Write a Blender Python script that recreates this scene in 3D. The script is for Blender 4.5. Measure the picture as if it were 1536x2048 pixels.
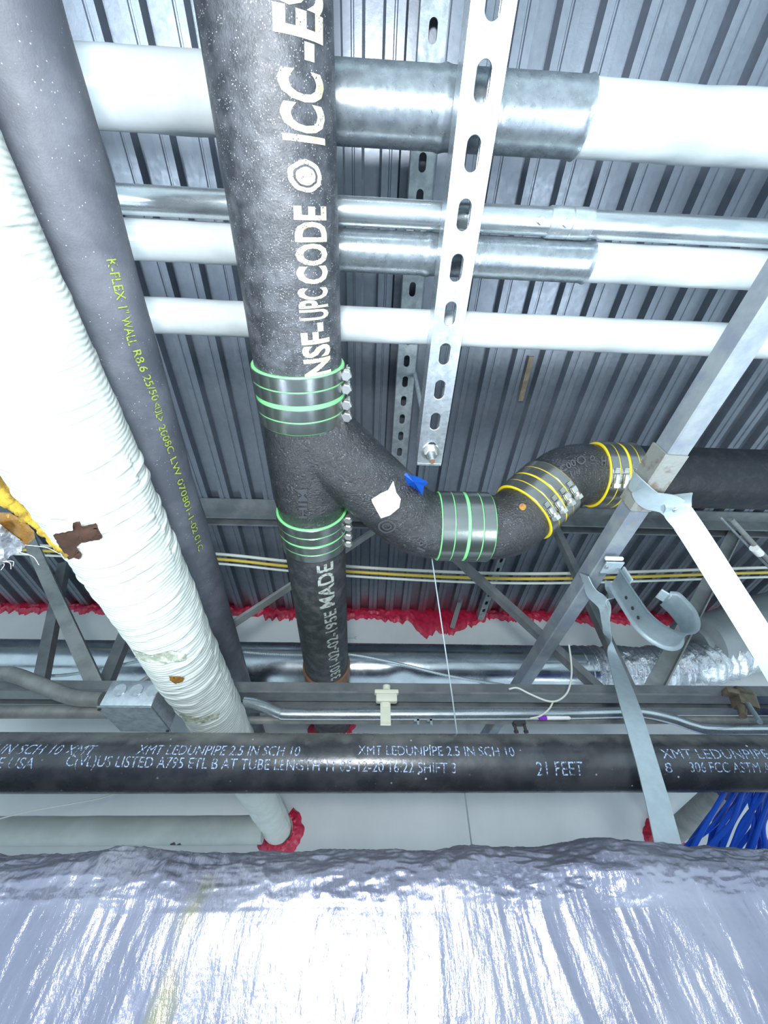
import bpy, bmesh, math, random
import numpy as np
from mathutils import Vector, Matrix, Euler
from mathutils.bvhtree import BVHTree

for o in list(bpy.data.objects): bpy.data.objects.remove(o)
S = bpy.context.scene
COL = S.collection
RND = random.Random(7)

# ------------------------------------------------------------------ camera
F = 765.0                                  # focal length in pixels of the 1536x2048 frame
_d = Vector((717-768, -(1935-1024), F)).normalized()          # the pipes' direction, in camera axes (right, up, forward)
_x = Vector((1, -.0248, .037)); _x = (_x - _d*_x.dot(_d)).normalized()
_z = Vector((_d.z*_x.y-_d.y*_x.z, _d.x*_x.z-_d.z*_x.x, _d.y*_x.x-_d.x*_x.y))
if _z.z < 0: _z = -_z
RIGHT = Vector((_x.x, _d.x, _z.x)); UP = Vector((_x.y, _d.y, _z.y)); FWD = Vector((_x.z, _d.z, _z.z))
cam = bpy.data.cameras.new('camera'); camo = bpy.data.objects.new('camera', cam); COL.objects.link(camo)
cam.sensor_fit = 'VERTICAL'; cam.sensor_height = 36; cam.lens = F/2048*36
cam.clip_start = .005; cam.clip_end = 50
m = Matrix.Identity(4)
for i in range(3):
    m[i][0] = RIGHT[i]; m[i][1] = UP[i]; m[i][2] = -FWD[i]
camo.matrix_world = m
S.camera = camo

# ------------------------------------------------------------------ light
S.view_settings.view_transform = 'Standard'; S.view_settings.look = 'None'
S.view_settings.gamma = 1; S.view_settings.use_curve_mapping = False
S.view_settings.exposure = 0.55
w = bpy.data.worlds.new('world'); S.world = w; w.use_nodes = True
wb = w.node_tree.nodes['Background']; wb.inputs[0].default_value = (.60, .78, .88, 1); wb.inputs[1].default_value = .95

def area(name, loc, target, size, power, color, sy=None):
    l = bpy.data.lights.new(name, 'AREA'); l.energy = power; l.color = color
    if sy: l.shape = 'RECTANGLE'; l.size = size; l.size_y = sy
    else: l.shape = 'DISK'; l.size = size
    o = bpy.data.objects.new(name, l); COL.objects.link(o); o.location = loc
    o.rotation_euler = (Vector(target)-Vector(loc)).to_track_quat('-Z', 'Y').to_euler()
    return o
area('work_light', (-.02, -.22, -.03), (0, .25, .5), .09, 5.4, (.95, .98, 1))
area('fill_light', (-1.0, -.4, -1.3), (-.2, .5, .5), 1.2, 24, (.82, .93, 1), .3)  # unseen fill from below, added for soft light and reflections in the metal
area('fill_light', (1.1, .2, -1.2), (.2, .6, .5), 1.2, 20, (.82, .93, 1), .3)  # the matching added fill from the right, no fixture behind it

# ------------------------------------------------------------------ pixel <-> world
def ray(px, py):
    a, b, c = (px-768)/F, -(py-1024)/F, 1.0
    return RIGHT*a + UP*b + FWD*c
def at(px, py, X=None, Y=None, Z=None):
    r = ray(px, py)
    k = X/r.x if X is not None else (Y/r.y if Y is not None else Z/r.z)
    return r*k

# ------------------------------------------------------------------ noise
def vnoise(x, y, seed=0):
    x = np.asarray(x, float); y = np.asarray(y, float)
    xi = np.floor(x).astype(np.int64); yi = np.floor(y).astype(np.int64); fx = x-xi; fy = y-yi
    fx = fx*fx*(3-2*fx); fy = fy*fy*(3-2*fy)
    def h(a, b):
        n = (a*374761393 + b*668265263 + seed*974634777) & 0xffffffff
        n = ((n ^ (n >> 13))*1274126177) & 0xffffffff
        return ((n ^ (n >> 16)) & 0xffff)/65535.0*2-1
    a = h(xi, yi); b = h(xi+1, yi); c = h(xi, yi+1); d = h(xi+1, yi+1)
    return (a*(1-fx)+b*fx)*(1-fy)+(c*(1-fx)+d*fx)*fy
def fbm(x, y, seed=0, o=4, g=.5):
    s = 0; a = 1
    for i in range(o):
        s = s + a*vnoise(x*2**i, y*2**i, seed+i*17); a *= g
    return s
def ridge(x, y, seed=0, o=3):
    s = 0; a = 1
    for i in range(o):
        s = s + a*(1-2*np.abs(vnoise(x*2**i, y*2**i, seed+i*31))); a *= .5
    return s

# ------------------------------------------------------------------ materials
def mat(name, col, metal=0.0, rough=.5, col2=None, cs=20, clo=.45, chi=.6, bump=0, bs=60, bstretch=(1, 1, 1), stretch=(1, 1, 1),
        spots=None, sps=200, spt=.14, rvar=0, spec=.5, aniso=0, coat=0, bdist=.002, tint3=None, t3s=6, t3=(.5, .7)):
    M = bpy.data.materials.new(name); M.use_nodes = True; N = M.node_tree.nodes; L = M.node_tree.links
    B = N['Principled BSDF']; B.inputs['Metallic'].default_value = metal; B.inputs['Roughness'].default_value = rough
    B.inputs['Specular IOR Level'].default_value = spec; B.inputs['Coat Weight'].default_value = coat
    B.inputs['Coat Roughness'].default_value = .15
    B.inputs['Base Color'].default_value = (*col, 1)
    tc = N.new('ShaderNodeTexCoord')
    def noise(scale, st, det=5, r=.6):
        mp = N.new('ShaderNodeMapping'); mp.inputs['Scale'].default_value = st; L.new(tc.outputs['Object'], mp.inputs[0])
        n = N.new('ShaderNodeTexNoise'); n.inputs['Scale'].default_value = scale; n.inputs['Detail'].default_value = det
        n.inputs['Roughness'].default_value = r; L.new(mp.outputs[0], n.inputs['Vector']); return n
    def ramp(src, lo, hi):
        r = N.new('ShaderNodeMapRange'); r.inputs['From Min'].default_value = lo; r.inputs['From Max'].default_value = hi
        L.new(src, r.inputs['Value']); return r.outputs['Result']
    def mix(fac, a, b):
        x = N.new('ShaderNodeMix'); x.data_type = 'RGBA'
        L.new(fac, x.inputs['Factor'])
        for v, s in ((a, x.inputs[6]), (b, x.inputs[7])):
            if isinstance(v, tuple): s.default_value = (*v, 1)
            else: L.new(v, s)
        return x.outputs[2]
    cur = col
    if col2:
        n = noise(cs, stretch); cur = mix(ramp(n.outputs['Fac'], clo, chi), cur, col2)
    if tint3:
        n = noise(t3s, (1, 1, 1), 3); cur = mix(ramp(n.outputs['Fac'], *t3), cur, tint3)
    if spots:
        v = N.new('ShaderNodeTexVoronoi'); v.inputs['Scale'].default_value = sps; L.new(tc.outputs['Object'], v.inputs['Vector'])
        n2 = noise(sps*.25, (1, 1, 1), 2)
        mu = N.new('ShaderNodeMath'); mu.operation = 'MULTIPLY'
        L.new(ramp(v.outputs['Distance'], spt, spt*.55), mu.inputs[0]); L.new(ramp(n2.outputs['Fac'], .45, .6), mu.inputs[1])
        cur = mix(mu.outputs[0], cur, spots)
    if not isinstance(cur, tuple): L.new(cur, B.inputs['Base Color'])
    if rvar:
        n = noise(cs*1.7, stretch); r = N.new('ShaderNodeMapRange'); r.inputs['From Min'].default_value = .3; r.inputs['From Max'].default_value = .7
        r.inputs['To Min'].default_value = max(.02, rough-rvar); r.inputs['To Max'].default_value = min(1, rough+rvar)
        L.new(n.outputs['Fac'], r.inputs['Value']); L.new(r.outputs['Result'], B.inputs['Roughness'])
    if bump:
        n = noise(bs, bstretch); b = N.new('ShaderNodeBump'); b.inputs['Strength'].default_value = bump; b.inputs['Distance'].default_value = bdist
        L.new(n.outputs['Fac'], b.inputs['Height']); L.new(b.outputs[0], B.inputs['Normal'])
    return M
M = dict(
 deck=mat('galvanised_deck', (.20, .225, .265), .7, .36, (.23, .255, .30), 60, .35, .65, .05, 260, rvar=.05),
 castiron=mat('black_cast_iron', (.028, .031, .038), .1, .42, (.095, .10, .118), 60, .42, .72, .7, 520, spots=(.55, .58, .6), sps=520, spt=.24, rvar=.12, spec=.7, bdist=.0009),
 castiron2=mat('dull_cast_iron', (.03, .034, .036), .05, .5, (.085, .09, .09), 40, .45, .7, .8, 160, rvar=.1, spec=.6, bdist=.002),
 castshade=mat('shaded_cast_iron', (.010, .012, .016), 0, .5, (.028, .03, .034), 40, .5, .75, .6, 120, spec=.35, bdist=.0018),  # cast iron with the shade on the right-hand pipe put into its colour
 castfit=mat('black_fitting', (.008, .009, .012), .0, .24, (.022, .026, .032), 40, .45, .7, .9, 330, spots=(.4, .42, .44), sps=300, spt=.18, rvar=.1, spec=1, bdist=.0032),
 paint=mat('pale_yellow_stencil', (.50, .56, .36), 0, .6, (.52, .44, .17), 60, .58, .7, .3, 300, spots=(.03, .03, .035), sps=420, spt=.33),
 paint2=mat('grey_stencil', (.42, .46, .42), 0, .6, (.12, .13, .12), 150, .5, .62),
 inktext=mat('pale_blue_ink', (.42, .56, .85), 0, .5, (.06, .075, .10), 380, .44, .56),
 greentext=mat('lime_ink', (.30, .38, .06), 0, .6, (.05, .06, .05), 300, .52, .66),
 foam=mat('black_elastomeric_foam', (.075, .083, .105), 0, .55, (.15, .16, .19), 14, .42, .7, .3, 500, spots=(.5, .53, .58), sps=240, spt=.13, spec=.5, bdist=.001),
 jacket=mat('white_insulation_jacket', (.60, .64, .61), 0, .42, (.53, .58, .545), 25, .45, .6, .22, 120, bstretch=(.4, 2.5, .4), spec=.5, bdist=.0015, tint3=None),
 jacket2=mat('smooth_white_jacket', (.60, .64, .66), 0, .30, (.55, .60, .62), 20, .45, .6, .16, 70, bstretch=(1, 1, 1), spec=.6, bdist=.0015),
 stain=mat('dirty_smudge', (.30, .33, .26), 0, .7, (.55, .58, .5), 120, .45, .6),
 galv=mat('galvanised_steel', (.68, .74, .78), .8, .30, (.52, .57, .61), 90, .35, .65, .03, 200, rvar=.06),
 galvdull=mat('dull_galvanised_steel', (.36, .41, .43), .55, .5, (.26, .30, .32), 55, .4, .6, .2, 120, rvar=.1),
 galvlight=mat('bright_zinc_steel', (.44, .54, .58), .5, .5, (.41, .49, .54), 90, .4, .6, .15, 160),
 emt=mat('zinc_conduit', (.60, .65, .68), .85, .28, (.46, .52, .55), 60, .4, .65, .04, 200, stretch=(.25, 1, 1), bstretch=(.3, 1, 1), rvar=.08),
 stainless=mat('stainless_band', (.60, .62, .61), .93, .22, (.52, .54, .54), 8, .4, .6, .03, 200, bstretch=(1, 1, 1)),
 bolt=mat('zinc_bolt', (.66, .67, .64), .9, .3),
 green=mat('green_rubber', (.20, .66, .24), 0, .4),
 yellow=mat('yellow_rubber', (.80, .62, .02), 0, .45),
 steelblack=mat('sprinkler_pipe_black', (.03, .033, .04), .15, .3, (.07, .073, .08), 18, .42, .65, .12, 150, spots=(.6, .62, .65), sps=60, spt=.10, rvar=.12, spec=.8),
 joist=mat('grey_joist_paint', (.13, .145, .155), .25, .42, (.19, .205, .21), 18, .4, .6, .1, 90),
 joistlight=mat('pale_joist_paint', (.30, .325, .32), .15, .5, (.22, .24, .24), 18, .4, .6, .1, 90),  # paler version of the joist paint, used on some webs
 angle=mat('weathered_galvanised_angle', (.22, .255, .31), .35, .5, (.30, .34, .36), 25, .4, .6, .15, 90, tint3=(.28, .22, .15), t3s=9, t3=(.62, .74)),
 sleeve=mat('rusty_sleeve', (.33, .34, .32), .5, .55, (.22, .17, .13), 50, .5, .65, .4, 90),
 wall=mat('painted_drywall', (.60, .63, .64), 0, .7, (.66, .69, .70), 5, .4, .6, .05, 40),
 red=mat('red_fire_sealant', (.52, .012, .06), 0, .35, (.35, .006, .03), 60, .45, .6, .6, 120, spec=.6),
 foil=mat('duct_foil', (.335, .34, .42), .75, .23, (.25, .255, .34), 9, .4, .6, .5, 130, bstretch=(2.2, 1, .8), rvar=.07, bdist=.0016, tint3=(.50, .52, .36), t3s=3.2, t3=(.66, .72)),
 duct=mat('spiral_duct', (.50, .55, .58), 1, .25, (.42, .46, .5), 10, .4, .6, .08, 60, rvar=.08),
 flex=mat('crinkled_flex_foil', (.7, .73, .76), 1, .18, None, bump=.9, bs=60, bdist=.006),
 wrap=mat('grey_duct_wrap', (.30, .33, .34), .2, .4, (.25, .28, .29), 12, .4, .6, .4, 30, bdist=.004),
 cablewhite=mat('white_cable', (.62, .64, .58), 0, .45),
 cableyellow=mat('yellow_cable', (.62, .45, .06), 0, .45),
 palepipe=mat('pale_grey_paint', (.42, .46, .44), 0, .55, (.36, .40, .38), 14, .4, .6, .1, 60),
 blue=mat('blue_cable', (.005, .09, .62), 0, .35),
 bluetape=mat('blue_tape', (.01, .13, .62), 0, .5),
 label=mat('white_paper', (.85, .86, .86), 0, .5),
 ivory=mat('ivory_plastic', (.62, .63, .52), 0, .5),
 brown=mat('brown_iron_clamp', (.16, .125, .09), .3, .55, (.22, .18, .13), 60, .4, .6, .3, 120),
 wool=mat('yellow_glass_wool', (.42, .29, .03), 0, .9, (.20, .12, .015), 60, .45, .6, .9, 160, bstretch=(1, .3, 1), bdist=.004),
 kraft=mat('brown_kraft_paper', (.055, .022, .011), 0, .8, (.035, .014, .007), 60, .4, .6),
 amber=mat('amber_film', (.26, .13, .025), .2, .3, (.3, .15, .03), 50, .4, .6, .6, 60, bdist=.004),
 scrim=mat('silver_scrim', (.62, .64, .68), .6, .3, (.4, .42, .46), 120, .45, .6, .9, 120, bdist=.004),
 rust=mat('rust', (.26, .10, .02), 0, .8, (.40, .21, .04), 300, .4, .6),
 dark=mat('black_plastic', (.03, .03, .03), 0, .5),
 purple=mat('purple_plastic', (.25, .03, .55), 0, .4),
 copper=mat('copper_rim', (.35, .18, .11), .6, .45),
 pipegrey=mat('grey_pipe', (.17, .18, .175), .1, .5, (.24, .25, .24), 30, .4, .6, .2, 80),
)
# red overspray on the deck beside the far wall: paint fog with a ragged edge
def overspray():
    Mx = M['deck']; N = Mx.node_tree.nodes; L = Mx.node_tree.links; B = N['Principled BSDF']
    src = B.inputs['Base Color'].links[0].from_socket
    g = N.new('ShaderNodeNewGeometry'); sp = N.new('ShaderNodeSeparateXYZ'); L.new(g.outputs['Position'], sp.inputs[0])
    n = N.new('ShaderNodeTexNoise'); n.inputs['Scale'].default_value = 9; n.inputs['Detail'].default_value = 3; L.new(g.outputs['Position'], n.inputs['Vector'])
    a = N.new('ShaderNodeMath'); a.operation = 'MULTIPLY_ADD'; a.inputs[1].default_value = .22; L.new(n.outputs['Fac'], a.inputs[0]); L.new(sp.outputs['Y'], a.inputs[2])
    r = N.new('ShaderNodeMapRange'); r.inputs['From Min'].default_value = 1.33; r.inputs['From Max'].default_value = 1.47; r.inputs['To Max'].default_value = .75
    L.new(a.outputs[0], r.inputs['Value'])
    x = N.new('ShaderNodeMix'); x.data_type = 'RGBA'; L.new(r.outputs['Result'], x.inputs['Factor']); L.new(src, x.inputs[6]); x.inputs[7].default_value = (.45, .03, .08, 1)
    L.new(x.outputs[2], B.inputs['Base Color'])
overspray()
# brownish water stain running down the duct foil, and the square scrim weave under the foil
def foil_extra():
    Mx = M['foil']; N = Mx.node_tree.nodes; L = Mx.node_tree.links; B = N['Principled BSDF']
    src = B.inputs['Base Color'].links[0].from_socket
    g = N.new('ShaderNodeNewGeometry'); sp = N.new('ShaderNodeSeparateXYZ'); L.new(g.outputs['Position'], sp.inputs[0])
    n = N.new('ShaderNodeTexNoise'); n.inputs['Scale'].default_value = 38; n.inputs['Detail'].default_value = 5; L.new(g.outputs['Position'], n.inputs['Vector'])
    def mth(op, a, b=None, c=None):
        q = N.new('ShaderNodeMath'); q.operation = op
        for k, v in enumerate((a, b, c)):
            if v is None: continue
            if isinstance(v, (int, float)): q.inputs[k].default_value = v
            else: L.new(v, q.inputs[k])
        return q.outputs[0]
    x0 = at(400, 1775, Y=.42); dx = mth('ABSOLUTE', mth('ADD', mth('SUBTRACT', sp.outputs['X'], x0.x+.002), mth('MULTIPLY', mth('SUBTRACT', sp.outputs['Z'], x0.z), -.12)))
    wob = mth('MULTIPLY_ADD', n.outputs['Fac'], .034, dx)
    r = N.new('ShaderNodeMapRange'); r.inputs['From Min'].default_value = .028; r.inputs['From Max'].default_value = .016; r.inputs['To Max'].default_value = .85; L.new(wob, r.inputs['Value'])
    dn = N.new('ShaderNodeMapRange'); dn.inputs['From Min'].default_value = x0.z+.01; dn.inputs['From Max'].default_value = x0.z+.002; L.new(sp.outputs['Z'], dn.inputs['Value'])
    f = mth('MULTIPLY', r.outputs['Result'], dn.outputs['Result'])
    x = N.new('ShaderNodeMix'); x.data_type = 'RGBA'; L.new(f, x.inputs['Factor']); L.new(src, x.inputs[6]); x.inputs[7].default_value = (.33, .31, .20, 1)
    L.new(x.outputs[2], B.inputs['Base Color'])
    wv = N.new('ShaderNodeTexWave'); wv.inputs['Scale'].default_value = 95; wv.inputs['Distortion'].default_value = 1.5; wv.inputs['Detail'].default_value = 1; wv.bands_direction = 'Z'
    L.new(g.outputs['Position'], wv.inputs['Vector'])
    b = N.new('ShaderNodeBump'); b.inputs['Strength'].default_value = .06; b.inputs['Distance'].default_value = .0002; L.new(wv.outputs['Fac'], b.inputs['Height'])
    L.new(B.inputs['Normal'].links[0].from_socket, b.inputs['Normal']); L.new(b.outputs[0], B.inputs['Normal'])
foil_extra()
# the fabric ribs of the white jacket
def ribs():
    Mx = M['jacket']; N = Mx.node_tree.nodes; L = Mx.node_tree.links; B = N['Principled BSDF']; g = N.new('ShaderNodeNewGeometry')
    wv = N.new('ShaderNodeTexWave'); wv.inputs['Scale'].default_value = 62; wv.inputs['Distortion'].default_value = 5; wv.inputs['Detail'].default_value = 2; wv.inputs['Detail Scale'].default_value = .6; wv.bands_direction = 'Y'
    L.new(g.outputs['Position'], wv.inputs['Vector'])
    b = N.new('ShaderNodeBump'); b.inputs['Strength'].default_value = .5; b.inputs['Distance'].default_value = .0008; L.new(wv.outputs['Fac'], b.inputs['Height'])
    L.new(B.inputs['Normal'].links[0].from_socket, b.inputs['Normal']); L.new(b.outputs[0], B.inputs['Normal'])
ribs()
# settled dust on the upper flank of the sprinkler pipe, with a ragged lower edge
def dust():
    Mx = M['steelblack']; N = Mx.node_tree.nodes; L = Mx.node_tree.links; B = N['Principled BSDF']
    src = B.inputs['Base Color'].links[0].from_socket
    tc = N.new('ShaderNodeTexCoord'); sp = N.new('ShaderNodeSeparateXYZ'); L.new(tc.outputs['Object'], sp.inputs[0])
    n = N.new('ShaderNodeTexNoise'); n.inputs['Scale'].default_value = 28; n.inputs['Detail'].default_value = 6; L.new(tc.outputs['Object'], n.inputs['Vector'])
    a = N.new('ShaderNodeMath'); a.operation = 'MULTIPLY_ADD'; a.inputs[1].default_value = .045; L.new(n.outputs['Fac'], a.inputs[0]); L.new(sp.outputs['Z'], a.inputs[2])
    r = N.new('ShaderNodeMapRange'); r.inputs['From Min'].default_value = .034; r.inputs['From Max'].default_value = .054; r.inputs['To Max'].default_value = .8
    L.new(a.outputs[0], r.inputs['Value'])
    x = N.new('ShaderNodeMix'); x.data_type = 'RGBA'; L.new(r.outputs['Result'], x.inputs['Factor']); L.new(src, x.inputs[6]); x.inputs[7].default_value = (.22, .23, .22, 1)
    L.new(x.outputs[2], B.inputs['Base Color'])
dust()

# ------------------------------------------------------------------ object helpers
def tag(o, label=None, cat=None, group=None, kind=None):
    if label: o['label'] = label
    if cat: o['category'] = cat
    if group: o['group'] = group
    if kind: o['kind'] = kind
    return o
def empty(name, loc, label, cat, group=None):
    o = bpy.data.objects.new(name, None); o.empty_display_size = .02; o.location = loc; COL.objects.link(o)
    o['_w'] = list(loc); del o['_w']
    WL[o.name] = Vector(loc)
    return tag(o, label, cat, group)
WL = {}
def link(name, bm, material, parent=None, smooth=True, sharp=35):
    me = bpy.data.meshes.new(name)
    if isinstance(bm, tuple):
        me.from_pydata([tuple(v) for v in bm[0]], [], bm[1]); me.update()
    else:
        bm.to_mesh(me); bm.free()
    n = len(me.vertices); co = np.empty(n*3); me.vertices.foreach_get('co', co); co = co.reshape(-1, 3)
    c = (co.min(0)+co.max(0))/2; co -= c; me.vertices.foreach_set('co', co.ravel())
    if smooth:
        me.polygons.foreach_set('use_smooth', [True]*len(me.polygons))
        try: me.set_sharp_from_angle(angle=math.radians(sharp))
        except Exception: pass
    me.update()
    me.materials.append(material)
    o = bpy.data.objects.new(name, me); COL.objects.link(o)
    c = Vector(c); WL[o.name] = c
    if parent: o.parent = parent; o.location = c - WL[parent.name]
    else: o.location = c
    return o
def top(name, bm, material, label, cat, group=None, **k):
    return tag(link(name, bm, material, **k), label, cat, group)

def frame(d, up=Vector((0, 0, 1))):
    d = d.normalized(); u = up - d*up.dot(d)
    if u.length < 1e-4: u = Vector((1, 0, 0)) - d*d.x
    u.normalize(); return u, d.cross(u)
def tube(path, r, n=24, cap=True, bm=None, inner=0):
    bm = bm or bmesh.new(); path = [Vector(p) for p in path]; k = len(path)
    rs = r if isinstance(r, (list, tuple)) else [r]*k
    rings = []; u = None
    for i, p in enumerate(path):
        t = (path[min(i+1, k-1)] - path[max(i-1, 0)]).normalized()
        if u is None: u, v = frame(t)
        else:
            u = (u - t*u.dot(t)).normalized(); v = t.cross(u)
        rings.append([bm.verts.new(p + (u*math.cos(a)+v*math.sin(a))*rs[i]) for a in (2*math.pi*j/n for j in range(n))])
    for a, b in zip(rings, rings[1:]):
        for j in range(n): bm.faces.new((a[j], a[(j+1) % n], b[(j+1) % n], b[j]))
    if cap:
        bm.faces.new(rings[0][::-1]); bm.faces.new(rings[-1])
    return bm
def spline(pts, n=12):
    P = [Vector(p) for p in pts]; P = [P[0]*2-P[1]] + P + [P[-1]*2-P[-2]]; out = []
    for i in range(1, len(P)-2):
        a, b, c, d = P[i-1:i+3]
        for k in range(n):
            t = k/n
            out.append(.5*((2*b)+(c-a)*t+(2*a-5*b+4*c-d)*t*t+(3*b-a-3*c+d)*t**3))
    out.append(P[-2]); return out
def bend(p0, corner, p1, rad, n=10):
    """polyline p0 -> corner -> p1 with the corner replaced by an arc"""
    p0, c, p1 = Vector(p0), Vector(corner), Vector(p1)
    a = (p0-c).normalized(); b = (p1-c).normalized(); ang = a.angle(b); tl = rad/math.tan(ang/2)
    s = c+a*tl; e = c+b*tl; ctr = c+(a+b).normalized()*(rad/math.sin(ang/2))
    v0 = s-ctr; v1 = e-ctr; th = v0.angle(v1); ax = v0.cross(v1).normalized()
    return [ctr+Matrix.Rotation(th*i/n, 3, ax) @ v0 for i in range(n+1)]
def box(c, size, rot=None, bm=None, bev=0, axes=None):
    bm2 = bmesh.new(); bmesh.ops.create_cube(bm2, size=1)
    bmesh.ops.scale(bm2, vec=size, verts=bm2.verts)
    if bev: bmesh.ops.bevel(bm2, geom=bm2.edges[:], offset=bev, segments=2, affect='EDGES', profile=.5)
    if axes: R = Matrix((axes[0], axes[1], axes[2])).transposed()
    else: R = (Euler(rot).to_matrix() if rot else Matrix.Identity(3))
    for v in bm2.verts: v.co = R @ v.co + Vector(c)
    if bm is None: return bm2
    return merge(bm, bm2)
def merge(bm, b2):
    mp = {v: bm.verts.new(v.co) for v in b2.verts}
    for f in b2.faces:
        try: bm.faces.new([mp[v] for v in f.verts])
        except ValueError: pass
    b2.free(); return bm
def sweep(prof, p, q, xd, bm=None):
    """closed 2-D profile [(a,b)] swept from p to q; a along xd, b along dir x xd"""
    bm = bm or bmesh.new(); p = Vector(p); q = Vector(q); d = (q-p).normalized(); x = Vector(xd); x = (x-d*x.dot(d)).normalized(); y = d.cross(x)
    A = [bm.verts.new(p+x*a+y*b) for a, b in prof]; B = [bm.verts.new(q+x*a+y*b) for a, b in prof]; n = len(prof)
    for i in range(n): bm.faces.new((A[i], A[(i+1) % n], B[(i+1) % n], B[i]))
    bm.faces.new(A[::-1]); bm.faces.new(B); bmesh.ops.recalc_face_normals(bm, faces=bm.faces[:]); return bm
def ribbon(pts, wd, wid, th, bm=None, sub=8):
    """flat band along pts; wd = width directions per point"""
    bm = bm or bmesh.new()
    P = spline(pts, sub); W = spline([Vector(x).normalized() for x in wd], sub); k = len(P); wl = wid if isinstance(wid, list) else [wid]*len(pts)
    rings = []
    for i, p in enumerate(P):
        t = (P[min(i+1, k-1)]-P[max(i-1, 0)]).normalized(); x = W[i]; x = (x-t*x.dot(t)).normalized(); n = t.cross(x)
        f = i/sub; j = min(int(f), len(wl)-2); ww = wl[j]+(wl[j+1]-wl[j])*(f-j)
        rings.append([bm.verts.new(p+x*ww*a/2+n*th*b/2) for a, b in ((-1, -1), (1, -1), (1, 1), (-1, 1))])
    for a, b in zip(rings, rings[1:]):
        for j in range(4): bm.faces.new((a[j], a[(j+1) % 4], b[(j+1) % 4], b[j]))
    bm.faces.new(rings[0][::-1]); bm.faces.new(rings[-1]); bmesh.ops.recalc_face_normals(bm, faces=bm.faces[:]); return bm
def hexbolt(c, d, r, h, bm=None):
    bm = bm or bmesh.new(); d = Vector(d).normalized(); c = Vector(c)
    b2 = tube([c, c+d*h*.85, c+d*h], [r, r, r*.82], 6); return merge(bm, b2)

# ---- text as geometry
def text2d(s, height, width=None, off=0.0, shear=0):
    cu = bpy.data.curves.new('t', 'FONT'); cu.body = s; cu.size = 1; cu.align_x = 'LEFT'; cu.offset = off; cu.shear = shear; cu.resolution_u = 3
    cu.fill_mode = 'FRONT' if hasattr(cu, 'fill_mode') else cu.fill_mode
    ob = bpy.data.objects.new('t', cu); COL.objects.link(ob); dg = bpy.context.evaluated_depsgraph_get(); dg.update()
    me = bpy.data.meshes.new_from_object(ob.evaluated_get(dg)); bpy.data.objects.remove(ob); bpy.data.curves.remove(cu)
    bm = bmesh.new(); bm.from_mesh(me); bpy.data.meshes.remove(me)
    xs = [v.co.x for v in bm.verts]; x0, x1 = min(xs), max(xs)
    sy = height/.7; sx = (width/(x1-x0)) if width else sy
    for v in bm.verts: v.co.x = (v.co.x-x0)*sx; v.co.y = v.co.y*sy - height/2
    return bm
def gridcut(bm, step, w=None, axis=(0, 1)):
    for ax in axis:
        lo = min(v.co[ax] for v in bm.verts); hi = max(v.co[ax] for v in bm.verts); k = lo+step
        no = Vector((1, 0, 0)) if ax == 0 else Vector((0, 1, 0))
        while k < hi:
            bmesh.ops.bisect_plane(bm, geom=bm.verts[:]+bm.edges[:]+bm.faces[:], plane_co=no*k, plane_no=no); k += step
    return bm
def cylhit(px, py, A, d, R):
    A = Vector(A); d = Vector(d).normalized(); r = ray(px, py)
    rp = r-d*r.dot(d); ap = A-d*A.dot(d)
    a = rp.dot(rp); b = -2*rp.dot(ap); c = ap.dot(ap)-R*R; disc = b*b-4*a*c
    t = (-b-math.sqrt(max(disc, 0)))/(2*a); P = r*t
    s = (P-A).dot(d); n = (P-A-d*s).normalized(); return s, n
def on_cyl(bm, A, d, R, p0, p1, off=.0005, jitter=0):
    """wrap a flat sheet (x = reading direction starting at 0, y centred) on a cylinder; p0/p1 pixels of its two ends"""
    A = Vector(A); d = Vector(d).normalized(); s0, n0 = cylhit(*p0, A, d, R); s1, n1 = cylhit(*p1, A, d, R)
    L = max(v.co.x for v in bm.verts); sg = 1 if s1 > s0 else -1; e1 = d*sg
    u = n0; tdir = n0.cross(e1)                      # letter-up direction
    ph1 = math.atan2(n1.dot(tdir), n1.dot(u))
    for v in bm.verts:
        f = v.co.x/L; s = s0+(s1-s0)*f; ph = ph1*f + v.co.y/R
        n = u*math.cos(ph)+tdir*math.sin(ph); v.co = A+d*s+n*(R+off)
    return bm
def arc_len(A, d, R, p0, p1): return abs(cylhit(*p1, A, d, R)[0]-cylhit(*p0, A, d, R)[0])
def cyl_text(s, A, d, R, p0, p1, h, off=0.0, shear=0, step=.004, lift=.0005):
    bm = text2d(s, h, arc_len(A, d, R, p0, p1), off, shear); gridcut(bm, step, axis=(1,)); return on_cyl(bm, A, d, R, p0, p1, lift)
def join(*bms):
    b = bms[0]
    for o in bms[1:]: merge(b, o)
    return b
def thicken(bm, th, off=None):
    """give a sheet real thickness: a second skin pushed out by th along off (a direction, or the vertex normals) plus side walls"""
    bmesh.ops.remove_doubles(bm, verts=bm.verts[:], dist=1e-6)
    bmesh.ops.dissolve_degenerate(bm, dist=1e-7, edges=bm.edges[:])
    bm.normal_update(); F0 = bm.faces[:]; E0 = [e for e in bm.edges if len(e.link_faces) == 1]
    mp = {}
    for v in bm.verts[:]:
        d = v.co.normalized() if off is None else Vector(off)
        mp[v] = v.co - d*th
    mp = {v: bm.verts.new(c) for v, c in mp.items()}
    for f in F0:
        try: bm.faces.new([mp[v] for v in f.verts][::-1])
        except ValueError: pass
    for e in E0:
        a, b = e.verts
        try: bm.faces.new((a, b, mp[b], mp[a]))
        except ValueError: pass
    bmesh.ops.recalc_face_normals(bm, faces=bm.faces[:]); return bm
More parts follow.
